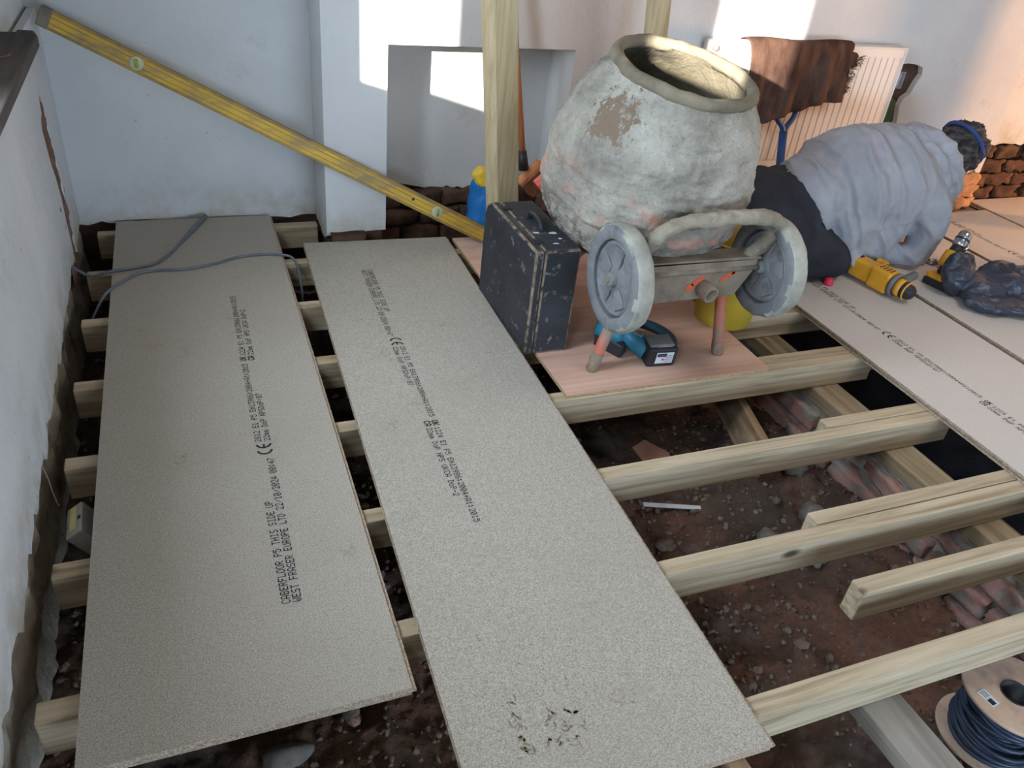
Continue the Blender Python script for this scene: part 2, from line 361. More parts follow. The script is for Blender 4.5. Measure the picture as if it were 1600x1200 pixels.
# wall behind the radiator
plaster_piece(ragged((1.516, .26), (3.22, .25), amp=.02, seed=7)+[(3.22, CEIL), (1.516, CEIL)], 3.08, .03)
hole = [(3.22, .745), (3.30, .752), (3.355, .748), (3.40, .735), (3.412, .70), (3.392, .655), (3.38, .612), (3.345, .585), (3.338, .55), (3.352, .50), (3.36, .455), (3.35, .40), (3.34, .33), (3.33, .25)]
plaster_piece(list(reversed(hole+ragged((3.33, .22), (4.10, .19), amp=.02, seed=8)+[(4.10, CEIL), (3.22, CEIL)])), 3.08, .03)
# left wall with two windows
bm = new_bm()
box(bm, -.78, -.445, -2.6, 3.40, -.6, .80)
for a, b in ((-2.6, -.25), (.51, 1.32), (2.0, 3.40)): box(bm, -.78, -.47, a, b, .80, 2.1)
box(bm, -.78, -.47, -.25, .51, .80, 1.44)
box(bm, -.78, -.47, -2.6, 3.40, 2.1, CEIL+.1)
box(bm, -.78, -.60, 1.32, 2.0, .80, .97); 
wall_left = struct('wall_left', bm, 'render', 'white plastered left wall with a ragged lower edge and a narrow scar of bare brick')
slot = [(3.01, .0), (3.015, .08), (3.005, .16), (3.01, .25), (2.985, .33), (2.955, .38), (2.935, .45), (2.925, .51), (2.945, .535), (2.985, .545), (3.00, .575), (3.02, .60), (3.045, .58), (3.07, .52), (3.075, .44), (3.085, .36), (3.09, .25), (3.10, .12), (3.105, .0)]
poly = ragged((-1.5, .0), (3.0, .03), amp=.022, seed=9)+slot+[(3.13, .01), (3.36, .03), (3.36, .80), (-1.5, .80)]
bm = new_bm(); prism(bm, poly, MYZ(-.42), .028); to_obj('plaster', bm, 'plaster_left', wall_left)
for a, b in ((2.0, 3.36), (.51, 1.32), (-1.5, -.25)):
    bm = new_bm(); box(bm, -.472, -.455, a, b, .80, CEIL); to_obj('plaster', bm, 'plaster_left', wall_left)
# crumbling render showing under the plaster edge, and bare brick in the scar
bm = new_bm(); rough_grid(bm, Matrix(((0, 0, 1, -.435), (1, 0, 0, .2), (0, 1, 0, -.30), (0, 0, 0, 1))), 3.2, .36, 160, 18, .022, 7, 3)
to_obj('exposed_render', bm, 'render', wall_left)
bm = new_bm(); rough_grid(bm, Matrix(((0, 0, 1, -.4235), (1, 0, 0, 2.90), (0, 1, 0, -.05), (0, 0, 0, 1))), .24, .68, 28, 70, .006, 22, 8)
to_obj('bare_brick', bm, simple('scar_brick', (112, 84, 68), (140, 110, 92), 22, .95, .7, .008, 70), wall_left)
# window frames (out of view, they shape the sunlight)
def window_frame(n, y0, y1, z0=.97):
    bm = new_bm()
    box(bm, -.74, -.69, y0, y0+.05, z0, 2.1); box(bm, -.74, -.69, y1-.05, y1, z0, 2.1); box(bm, -.74, -.69, y0, y1, z0, z0+.06); box(bm, -.74, -.69, y0, y1, 2.04, 2.1)
    struct('window_%d' % n, bm, simple('window_frame_paint_%d' % n, (200, 198, 192), rough=.5, bmp=0), 'white painted window frame in the left wall')
window_frame(1, 1.32, 2.0); window_frame(2, -.25, .51, 1.44)
# right: return of the wall, then an unseen cross wall shaped to block side light
bm = new_bm(); box(bm, 4.085, 4.10, 3.112, 3.20, .19, CEIL); to_obj('plaster', bm, 'plaster', wall_back)
bm = new_bm(); box(bm, 4.755, 4.90, -2.5, 2.05, -.4, CEIL); box(bm, 4.755, 4.90, 2.05, 3.19, 2.15, CEIL)
struct('wall_right', bm, 'plaster', 'plastered cross wall extended out of view to block the side light')
# broken brick foot of the wall end
for i, (x, y, z, sx, sy, sz, rz) in enumerate([(4.02, 3.10, .155, .16, .08, .07, .1), (4.0, 3.09, .085, .19, .09, .07, .05), (3.98, 3.08, .032, .20, .12, .05, .2), (3.80, 3.09, .14, .2, .06, .07, 0), (3.78, 3.09, .06, .2, .07, .07, .05), (3.58, 3.09, .13, .2, .06, .07, 0), (3.56, 3.085, .05, .2, .07, .07, .0)]):
    bm = new_bm(); obox(bm, (x, y, z), (sx, sy, sz), Matrix.Rotation(rz, 3, 'Z')); bmesh.ops.subdivide_edges(bm, edges=bm.edges, cuts=4, use_grid_fill=True)
    displace(bm, .018, 14, i); to_obj('brick', bm, 'orangebrick', wall_back, smooth=True)
# side room
bm = new_bm(); box(bm, 4.10, 7.4, 3.19, 3.6, -.3, CEIL)
wb2 = struct('wall_back', bm, 'substrate', 'far wall of the side room with bare brown brick below the plaster')
plaster_piece(ragged((4.10, .325), (7.2, .32), amp=.02, seed=12)+[(7.2, CEIL), (4.10, CEIL)], 3.15, .05, wb2)
for r in range(4):
    for k in range(6):
        bm = new_bm(); x0 = 4.12+k*.225-(r % 2)*.11
        obox(bm, (x0+.11, 3.17+random.uniform(-.008, .008), .045+r*.078), (.212, .07, .068), Matrix.Rotation(random.uniform(-.06, .06), 3, 'Z'))
        bmesh.ops.subdivide_edges(bm, edges=bm.edges, cuts=6, use_grid_fill=True); displace(bm, .022, 19, r*7+k)
        to_obj('brick', bm, 'brownbrick', wb2, smooth=True)
bm = new_bm()
box(bm, 7.2, 7.4, -2.6, -1.4, -.3, CEIL); box(bm, 7.2, 7.4, 0.0, 1.37, -.3, CEIL); box(bm, 7.2, 7.4, -1.4, 0.0, -.3, .95); box(bm, 7.2, 7.4, -1.4, 0.0, 2.25, CEIL); box(bm, 7.2, 7.4, 1.53, 3.2, -.3, CEIL); box(bm, 7.2, 7.4, 1.37, 1.53, -.3, .12); box(bm, 7.2, 7.4, 1.37, 1.53, 1.12, CEIL)
struct('wall_right', bm, 'plaster', 'outer wall of the side room with a narrow glazed side light')
bm = new_bm(); box(bm, -.8, .4, -2.6, -2.4, -.6, CEIL); box(bm, 2.9, 7.4, -2.6, -2.4, -.6, CEIL); box(bm, .4, 2.9, -2.6, -2.4, 1.05, CEIL); box(bm, .4, 2.9, -2.6, -2.4, -.6, .12)
struct('wall_front', bm, 'plaster', 'front wall with a wide glazed door behind the viewer')
bm = new_bm(); box(bm, -.8, 2.4, -2.6, 3.75, CEIL, CEIL+.12); box(bm, 3.3, 7.4, -2.6, 3.75, CEIL, CEIL+.12); box(bm, 2.4, 3.3, -2.6, .55, CEIL, CEIL+.12); box(bm, 2.4, 3.3, 1.45, 3.75, CEIL, CEIL+.12); struct('ceiling', bm, 'ceiling', 'bare boarded ceiling with an opening added for the overhead fill lamp')
# earth under the floor
def soil_h(x, y):
    z = -.365+noise.fractal(V((x*1.6, y*1.6, 3.3)), .8, 2, 5)*.035+noise.fractal(V((x*9, y*9, 1.3)), .6, 2, 6)*.024
    z += .05*max(0, 1-abs(x-1.95)/.35) - .05*max(0, 1-((x-1.2)**2+(y-1.3)**2)/.35)
    if x < -.2: z += .06*(-.2-x)/.25
    return z
bm = new_bm(); X0, X1, Y0, Y1, st = -.45, 2.12, .0, 3.36, .0135
nx, ny = int((X1-X0)/st), int((Y1-Y0)/st)
g = [[bm.verts.new((X0+(X1-X0)*i/nx, Y0+(Y1-Y0)*j/ny, soil_h(X0+(X1-X0)*i/nx, Y0+(Y1-Y0)*j/ny))) for j in range(ny+1)] for i in range(nx+1)]
for i in range(nx):
    for j in range(ny):
        f = bm.faces.new((g[i][j], g[i+1][j], g[i+1][j+1], g[i][j+1])); f.smooth = True
box(bm, -.45, 3.8, -2.4, 0.0, -.42, -.36); box(bm, 2.12, 3.8, 0, 3.4, -.60, -.50)
floor = struct('floor', bm, 'soil', 'bare reddish-brown earth under the open joists')
bm = new_bm(); box(bm, 3.8, 7.2, -2.4, 3.2, -.3, -.01); struct('floor', bm, 'chip', 'side room floor')
# crumbs of rubble lying on the earth
bm = new_bm(); rr = random.Random(3)
ico = bmesh.new(); bmesh.ops.create_icosphere(ico, subdivisions=1, radius=1); IV = [v.co.copy() for v in ico.verts]; IF = [[v.index for v in f.verts] for f in ico.faces]; ico.free()
def crumb(bm, c, r, rnd):
    R = Matrix.Rotation(rnd.uniform(0, 6), 3, V((rnd.random(), rnd.random(), rnd.random()+.1)).normalized())
    s = V((rnd.uniform(.7, 1.3), rnd.uniform(.6, 1.1), rnd.uniform(.5, .8)))
    add_mesh(bm, [V(c)+R @ V((v.x*s.x*r*rnd.uniform(.75, 1.2), v.y*s.y*r*rnd.uniform(.75, 1.2), v.z*s.z*r)) for v in IV], IF)
for k in range(9500):
    x = rr.uniform(-.42, 1.98); y = rr.uniform(.25, 3.25)
    if noise.noise(V((x*2.3, y*2.3, 9))) < rr.uniform(-.6, .35): continue
    crumb(bm, (x, y, soil_h(x, y)+.002), rr.uniform(.003, .011)*(1.9 if rr.random() < .10 else 1), rr)
o = to_obj('rubble_crumbs', bm, 'pebble'); tag(o, 'small crumbs of brick and mortar scattered over the earth', 'rubble', kind='stuff')
# sleeper wall of old brick carrying the wall plate
bm = new_bm(); box(bm, 2.02, 2.13, .2, 3.05, -.55, -.152)
sleeper = struct('wall_sleeper', bm, 'mortar', 'low sleeper wall of old pinkish bricks and crumbling mortar under the joists')
bm = new_bm(); rough_grid(bm, Matrix(((0, 0, -1, 2.006), (1, 0, 0, .3), (0, 1, 0, -.45), (0, 0, 0, 1))), 2.5, .30, 140, 26, .022, 9, 5); to_obj('mortar_face', bm, 'mortar', sleeper)
for r in range(4):
    for k in range(11):
        bm = new_bm(); y0 = .34+k*.228+(r % 2)*.11; z = -.192-r*.077
        obox(bm, (1.995-.012*r+random.uniform(-.014, .012)+.045, y0+.1, z+random.uniform(-.008, .008)), (.105, .205, .062), Matrix.Rotation(random.uniform(-.12, .12), 3, 'Z') @ Matrix.Rotation(random.uniform(-.10, .10), 3, 'X') @ Matrix.Rotation(random.uniform(-.25, .05), 3, 'Y'))
        bmesh.ops.subdivide_edges(bm, edges=bm.edges, cuts=5, use_grid_fill=True); displace(bm, .011, 26, r*13+k)
        to_obj('brick', bm, 'brick', sleeper, smooth=True)
bm = new_bm(); box(bm, 2.02, 2.135, .2, 3.06, -.152, -.101)
tag(to_obj('wall_plate', bm, 'plate', bevel=.003), 'weathered timber wall plate lying along the top of the sleeper brick wall', 'timber')
# pier brick
bm = new_bm(); obox(bm, (.585, 3.055, .012), (.14, .06, .05)); bmesh.ops.subdivide_edges(bm, edges=bm.edges, cuts=3, use_grid_fill=True); displace(bm, .008, 15, 77); to_obj('brick', bm, 'brownbrick', wall_back, smooth=True)
# exposed timbers and bricks at the foot of the alcove and under the radiator
def rough_block(name, c, size, mat, par, seed, amt=.02, rz=0, cuts=6):
    bm = new_bm(); obox(bm, c, size, Matrix.Rotation(rz, 3, 'Z')); bmesh.ops.subdivide_edges(bm, edges=bm.edges, cuts=cuts, use_grid_fill=True); displace(bm, amt, 11, seed)
    return to_obj(name, bm, mat, par, smooth=True)
M['darkbrick'] = simple('dark_brown_brick', (70, 50, 40), (100, 74, 58), 14, .95, .7, .008, 50, dirt=(48, 38, 33), dscale=6)
for r, z in enumerate((.085, .0, -.085)):
    for k in range(4 if r % 2 else 5):
        x = .80+k*.185-(0 if r % 2 else .06)+(.03 if r % 2 else 0)
        rough_block('brick', (x+.03, 3.31+random.uniform(-.015, .01), z), (.172, .06, .072), 'darkbrick', wall_back, r*5+k, .016, random.uniform(-.05, .05), 3)
for r, z in enumerate((.20, .12, .04)):
    for k in range(10):
        x = 1.62+k*.222-(r % 2)*.11
        rough_block('brick', (x+.03, 3.105+random.uniform(-.01, .008), z), (.205, .06, .07), 'darkbrick', wall_back, 40+r*11+k, .014, random.uniform(-.05, .05), 3)

# ------------------------------------------------------------------ joists
def joist(x0, x1, y, label, z1=0.0, w=.047, h=.1, cut=0.0):
    bm = new_bm(); n = 12; vs = []
    for i in range(n+1):
        x = x0+(x1-x0)*i/n; dz = noise.noise(V((x*.8, y*3, 1)))*.0015; dy = noise.noise(V((x*.8, y*3, 5)))*.002
        xa = x-(cut if i == 0 else 0)
        vs.append([bm.verts.new((xa if k in (0, 3) else x, y+yy+dy, z1+zz+dz)) for k, (yy, zz) in enumerate([(0, -h), (w, -h), (w, 0), (0, 0)])])
    for i in range(n):
        for k in range(4): bm.faces.new((vs[i][k], vs[i][(k+1) % 4], vs[i+1][(k+1) % 4], vs[i+1][k]))
    bm.faces.new(list(reversed(vs[0]))); bm.faces.new(vs[-1])
    o = to_obj('floor_joist', bm, 'joist', bevel=.0035, segs=2)
    return tag(o, label, 'joist', 'floor joists laid across the room')
joist(-.38, 3.7, .674, 'long pale joist nearest the camera, crossing above the cable drum')
joist(-.38, 2.27, 1.0625, 'long joist just behind the short stub joist, passing under both left boards')
joist(1.447, 3.7, 1.1115, 'shorter joist lapped against the back of the joist behind the stub')
joist(1.40, 3.7, .878, 'short stub joist with a rough sawn end face over the open earth')
joist(-.38, 2.27, 1.421, 'long joist in the middle of the open floor, second in front of the plywood')
joist(1.78, 3.7, 1.470, 'shorter joist lapped behind the middle joist near the right board')
joist(-.38, 2.27, 1.796, 'long joist carrying the front edge of the plywood sheet')
joist(1.75, 3.7, 1.845, 'lapped joist behind the front edge of the plywood')
joist(-.38, 3.7, 2.155, 'joist passing beneath the yellow bucket')
joist(-.38, 2.27, 2.530, 'joist seen in the board gap, second from the back wall')
joist(-.38, 2.27, 2.885, 'joist under the grey cable near the back wall')
joist(-.36, .49, 3.245, 'short joist end against the back wall beside the white pier')
# ------------------------------------------------------------------ boards, print, ply
FONT = {'0':'3E5149453E','1':'00427F4000','2':'4261514946','3':'2141454B31','4':'1814127F10','5':'2745454539','6':'3C4A494930','7':'0171090503','8':'3649494936','9':'064949291E',':':'0036360000','/':'2010080402','+':'08083E0808','-':'0808080808',
'A':'7E1111117E','B':'7F49494936','C':'3E41414122','D':'7F4141221C','E':'7F49494941','F':'7F09090901','H':'7F0808087F','I':'00417F4100','K':'7F08142241','L':'7F40404040','N':'7F0408107F','O':'3E4141413E','P':'7F09090906','R':'7F09192946','S':'4649494931','T':'01017F0101','U':'3F4040403F','W':'3F4038403F','m':'7C04780478','o':'3844444438'}
def dots(bm, text, start, along, up, pitch, h, z, bold=1.08):
    """dot-matrix printing: text runs from start along 'along', letters stand towards 'up'"""
    px = pitch/6.2; py = h/7; a = V(along); u = V(up)
    for i, ch in enumerate(text):
        if ch not in FONT: continue
        for c in range(5):
            col = int(FONT[ch][2*c:2*c+2], 16)
            for r in range(7):
                if col >> r & 1:
                    p = V((*start, z))+V((*(a*(i*pitch+c*px)), 0))+V((*(u*((6-r)*py)), 0)); dx = V((*(a*px*bold), 0)); dy = V((*(u*py*bold), 0))
                    add_mesh(bm, [p, p+dx, p+dx+dy, p+dy], [(0, 1, 2, 3)])
def arc(bm, c, along, up, r0, r1, a0, a1, z):
    a = V(along); u = V(up); pts = []
    for k in range(13):
        t = a0+(a1-a0)*k/12
        for r in (r0, r1): pts.append(V((*(V(c)+a*r*math.cos(t)+u*r*math.sin(t)), z)))
    add_mesh(bm, pts, [(2*k, 2*k+1, 2*k+3, 2*k+2) for k in range(12)])
def board_print(root, start, along, up, z, marks=True):
    bm = new_bm(); a = V(along); u = V(up); s = V(start); P = .0128; H = .0185; LN = .0235
    dots(bm, 'CABERFLOOR P5 THIS SIDE UP', s, a, u, P, H, z)
    dots(bm, 'WEST FRASER EUROPE LTD 22/10/2024 00:47', s-u*LN, a, u, P, H, z)
    c = s+a*.535-u*.004
    arc(bm, c, a, u, .015, .021, PI*.55, PI*1.45, z); arc(bm, c+a*.027, a, u, .015, .021, PI*.55, PI*1.45, z)
    p = c+a*.010-u*.0025
    add_mesh(bm, [V((*(p+a*dx+u*dy), z)) for dx, dy in ((0, 0), (.014, 0), (.014, .005), (0, .005))], [(0, 1, 2, 3)])
    q = s+a*.572
    dots(bm, '2812 E1 P5 EN13986:2004+A1:2015', q, a, u, P, H*.9, z); dots(bm, '22mm DoP NPSDoP/07', q-u*LN, a, u, P, H*.9, z)
    q = s+a*.985
    dots(bm, 'UK', q, a, u, P*1.05, H, z, 1.5); dots(bm, 'CA', q-u*LN, a, u, P*1.05, H, z, 1.5)
    q = q+a*.034
    dots(bm, '1224 E1 P5 EN13986:2004+A1:2015', q, a, u, P, H*.9, z); dots(bm, '22mm DoP NPS UKCA DoP-2', q-u*LN, a, u, P, H*.9, z)
    o = to_obj('printed_text', bm, 'ink', root, recalc=False); o['label'] = 'black dot-matrix printing'
def chipboard(name, label, fr, th, w=.6, L=2.4, z=0.0, text=None, groove=True, group='chipboard flooring sheets', face='chip'):
    root = thing('chipboard_sheet', label, 'board', (fr[0], fr[1], z), th, group)
    mw = root.matrix_basis; T = .022
    bm = new_bm()
    # local: x from -w to 0, y from 0 to L ; slightly rounded long edges
    prof = [(-w, .0), (-.009, 0), (-.009, .0075), (0, .0085), (0, .0135), (-.009, .0145), (-.009, .022), (-w, .022), (-w, .015), (-w+.009, .014), (-w+.009, .008), (-w, .007)]
    if not groove: prof = [(-w, 0), (0, 0), (0, T), (-w, T)]
    n = len(prof); rings = []
    for y in (0.0, L): rings.append([bm.verts.new(mw @ V((x, y, zz))) for x, zz in prof])
    for k in range(n):
        f = bm.faces.new((rings[0][k], rings[0][(k+1) % n], rings[1][(k+1) % n], rings[1][k]))
        f.material_index = 0 if (prof[k][1] == prof[(k+1) % n][1] and prof[k][1] in (0, T)) else 1
    for rg in (list(reversed(rings[0])), rings[1]): f = bm.faces.new(rg); f.material_index = 1
    to_obj('sheet', bm, [face, 'chip_edge'], root)
    if text:
        st, al, up = text; R = mw.to_3x3()
        board_print(root, st, (R @ V((*al, 0))).to_2d(), (R @ V((*up, 0))).to_2d(), z+T+.0004)
    return root
B1 = chipboard('b', 'chipboard flooring sheet along the left wall with a grey cable across it', (.2977, .925), -.0049, text=((.095, 1.200), (0, 1), (-1, 0)))
B2 = chipboard('b', 'chipboard flooring sheet in the centre foreground with muddy boot prints at its near end', (.9269, .6059), -.029, text=((.594, 2.745), (0, -1), (1, 0)))
R1 = chipboard('b', 'printed chipboard sheet along the right edge of the open floor, under the yellow rotary hammer', (2.79, .62), -.004, text=((2.415, 2.43), (0, -1), (1, 0)), face='chip_lit')
R2 = chipboard('b', 'chipboard sheet between the black bag and the right-hand printed sheet', (3.505, .55), .01, w=.672, face='chip_lit')
R3 = chipboard('b', 'pale printed chipboard sheet behind the drill with the chrome chuck', (4.125, .55), .006, w=.605, text=((3.72, 2.98), (0, -1), (1, 0)), face='chip_lit')
R4 = chipboard('b', 'chipboard sheet at the far right against the brown brick wall', (4.74, .70), .004, w=.605, face='chip_lit')
# plywood offcut under the mixer
bm = new_bm(); box(bm, 1.018, 1.79, 1.800, 3.01, .0, .012)
for f in bm.faces: f.material_index = 0 if abs(f.normal.z) > .5 else 0
bmesh.ops.recalc_face_normals(bm, faces=bm.faces)
for f in bm.faces: f.material_index = 0 if abs(f.normal.z) > .5 else 1
tag(to_obj('plywood_sheet', bm, ['ply', 'plyedge']), 'pinkish plywood sheet under the cement mixer', 'board')
# muddy boot prints on the middle sheet: thin smears of dried mud
M['mud'] = simple('dried_mud', (128, 116, 96), (146, 134, 114), 60, .95, .3, .002)
mud = bmesh.new(); rr = random.Random(11)
def smear(c, l, w, ang):
    n = 10; p = []
    for k in range(n):
        t = 2*PI*k/n; rx = l*(.7+.5*rr.random()); ry = w*(.6+.6*rr.random()); x, y = rx*math.cos(t), ry*math.sin(t)
        p.append((c[0]+x*math.cos(ang)-y*math.sin(ang), c[1]+x*math.sin(ang)+y*math.cos(ang), .0224))
    add_mesh(mud, p, [tuple(range(n))])
for c in [(.475, .845), (.449, .796), (.447, .762), (.451, .734), (.463, .726), (.456, .746), (.468, .80), (.462, .775), (.537, .797), (.56, .787), (.52, .774), (.579, .77), (.577, .749), (.538, .754), (.509, .743), (.545, .725), (.566, .732), (.516, .734), (.525, .79), (.55, .76)]:
    for k in range(3): smear((c[0]+rr.uniform(-.014, .014), c[1]+rr.uniform(-.012, .012)), rr.uniform(.003, .010), rr.uniform(.0012, .0035), rr.uniform(0, 3))
for k in range(60): smear((rr.gauss(.52, .07), rr.gauss(.86, .09)), rr.uniform(.001, .004), rr.uniform(.001, .002), rr.uniform(0, 3))
o = to_obj('mud_print', mud, 'mud', B2); o['label'] = 'smears of dried mud from boot soles'; o['kind'] = 'stuff'

# ------------------------------------------------------------------ more materials
M['level'] = simple('yellow_paint_worn', (214, 174, 66), (192, 152, 54), 6, .5, .3, .002, 60, stretch=(.6, 2, 2), dirt=(146, 126, 92), dscale=9, dlo=.47, dhi=.66)
M['level_rail'] = simple('yellow_edge_dirty', (176, 142, 62), (138, 116, 80), 14, .6, .3, .002, 60, dirt=(120, 104, 84), dscale=9, dlo=.48, dhi=.66)
M['black_plastic'] = simple('black_plastic', (34, 34, 38), (46, 46, 50), 20, .5, .1, .001)
M['grey_cable'] = simple('grey_cable_sheath', (92, 96, 106), (110, 114, 124), 20, .5, 0)
M['navy_cable'] = simple('dark_blue_cable', (38, 46, 62), (52, 62, 82), 20, .42, .15, .002)
M['case'] = simple('worn_black_leatherette', (36, 37, 42), (52, 54, 60), 7, .55, .4, .002, 70, dirt=(124, 120, 116), dscale=30, dlo=.60, dhi=.68)
M['case_edge'] = simple('worn_case_edge', (142, 126, 108), (104, 90, 76), 30, .9, .4, .003, 90, dirt=(52, 48, 46), dscale=22, dlo=.48, dhi=.6)
M['tyre_tread'] = simple('cement_caked_tread', (176, 173, 160), (142, 139, 130), 14, .95, .6, .006, 50, dirt=(120, 120, 118), dscale=9)
M['tyre'] = simple('dusty_grey_rubber', (112, 114, 117), (136, 137, 138), 12, .9, .5, .005, 60, dirt=(90, 92, 96), dscale=9)
M['cement_metal'] = simple('cement_caked_steel', (122, 108, 92), (152, 138, 120), 9, .95, .8, .008, 36, dirt=(110, 100, 92), dscale=7)
M['cement_pale'] = simple('pale_cement_on_steel', (164, 155, 138), (128, 117, 102), 12, .95, .9, .010, 34, dirt=(120, 110, 100), dscale=8)
M['red_dirty'] = simple('orange_red_paint_with_cement', (190, 98, 76), (204, 124, 100), 12, .7, .5, .004, 50, dirt=(146, 128, 116), dscale=14, dlo=.46, dhi=.58)
M['red_paint'] = simple('orange_red_paint', (216, 96, 58), (200, 84, 52), 12, .7, .3, .003)
M['yellow_bucket'] = simple('yellow_plastic_bucket', (186, 158, 48), (168, 144, 58), 5, .5, .15, .002, dirt=(176, 160, 104), dscale=4, dlo=.50, dhi=.7)
M['teal'] = simple('teal_plastic', (44, 116, 138), (38, 100, 122), 12, .45, .15, .001, dirt=(90, 108, 112), dscale=10, dlo=.6, dhi=.72)
M['sticker'] = simple('pale_sticker', (214, 218, 222), (196, 200, 206), 10, .5, 0)
M['yellow_tool'] = simple('yellow_tool_plastic', (232, 170, 48), (218, 152, 38), 8, .5, .12, .001, dirt=(196, 158, 104), dscale=9, dlo=.58, dhi=.74)
M['tool_grey'] = simple('grey_rubber', (122, 120, 116), (92, 92, 92), 16, .6, .2, .002)
M['steel'] = simple('bright_steel', (196, 196, 198), (170, 170, 174), 14, .28, 0, metal=1)
M['white_metal'] = simple('radiator_enamel', (226, 220, 212), (220, 213, 205), 4, .35, 0)
M['brown_cloth'] = simple('brown_mat_cloth', (74, 54, 46), (98, 74, 62), 6, .98, .7, .006, 120, stretch=(2.2, 1, .8), dirt=(48, 34, 30), dscale=5, dlo=.48, dhi=.7, spec=.05)
M['blue_steel'] = simple('blue_painted_handle', (36, 70, 120), (46, 84, 138), 10, .5, .15, .002, dirt=(92, 108, 130), dscale=14, dlo=.62, dhi=.72)
M['copper'] = simple('copper_pipe', (168, 96, 62), (146, 80, 54), 10, .5, 0, metal=.7)
M['dark_sill'] = m_wood('dark_sill_wood', 1, (84, 76, 72), (58, 52, 50), (112, 104, 98), stain=(124, 116, 110), knots=False)
M['blue_sack'] = simple('blue_woven_sack', (28, 116, 186), (22, 98, 164), 8, .55, .4, .004, 40)
M['yellow_sack'] = simple('yellow_plastic_wrap', (226, 190, 60), (206, 168, 52), 8, .45, .4, .006, 22)
M['broom_wood'] = m_wood('broom_handle_wood', 2, (206, 138, 92), (176, 108, 70), (222, 160, 116), knots=False)
M['bristle'] = simple('brown_bristle', (112, 70, 50), (140, 92, 68), 60, .95, .8, .006, 130, stretch=(1, 1, .15))
M['red_plastic'] = simple('red_plastic', (214, 92, 80), (196, 80, 70), 8, .5, .15, .002, dirt=(196, 120, 106), dscale=9)
M['white_flex'] = simple('white_flex', (220, 214, 204), (200, 194, 184), 16, .5, 0)
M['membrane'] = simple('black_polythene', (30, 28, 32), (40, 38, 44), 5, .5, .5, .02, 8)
M['bag'] = simple('black_polythene_bag', (46, 50, 62), (62, 66, 80), 6, .34, .5, .02, 10)
M['drum_wood'] = simple('drum_flange_ply', (196, 168, 146), (178, 150, 130), 14, .8, .3, .002, 60, dirt=(150, 130, 116), dscale=6)
M['white_box'] = simple('white_pvc_dirty', (176, 174, 168), (150, 146, 140), 9, .6, .2, .002, dirt=(120, 108, 98), dscale=18, dlo=.6, dhi=.7)
M['yellow_tape'] = simple('yellow_stain', (204, 192, 110), (220, 214, 160), 20, .7, 0)
M['green_paint'] = simple('old_green_paint', (62, 84, 52), (80, 100, 66), 16, .8, .6, .006, 40, dirt=(92, 70, 52), dscale=12)
M['screw'] = simple('dark_screw_steel', (70, 70, 78), (130, 130, 136), 60, .4, 0, metal=.8)
M['nail'] = simple('rusty_steel', (140, 100, 80), (170, 140, 120), 30, .6, 0, metal=.5)

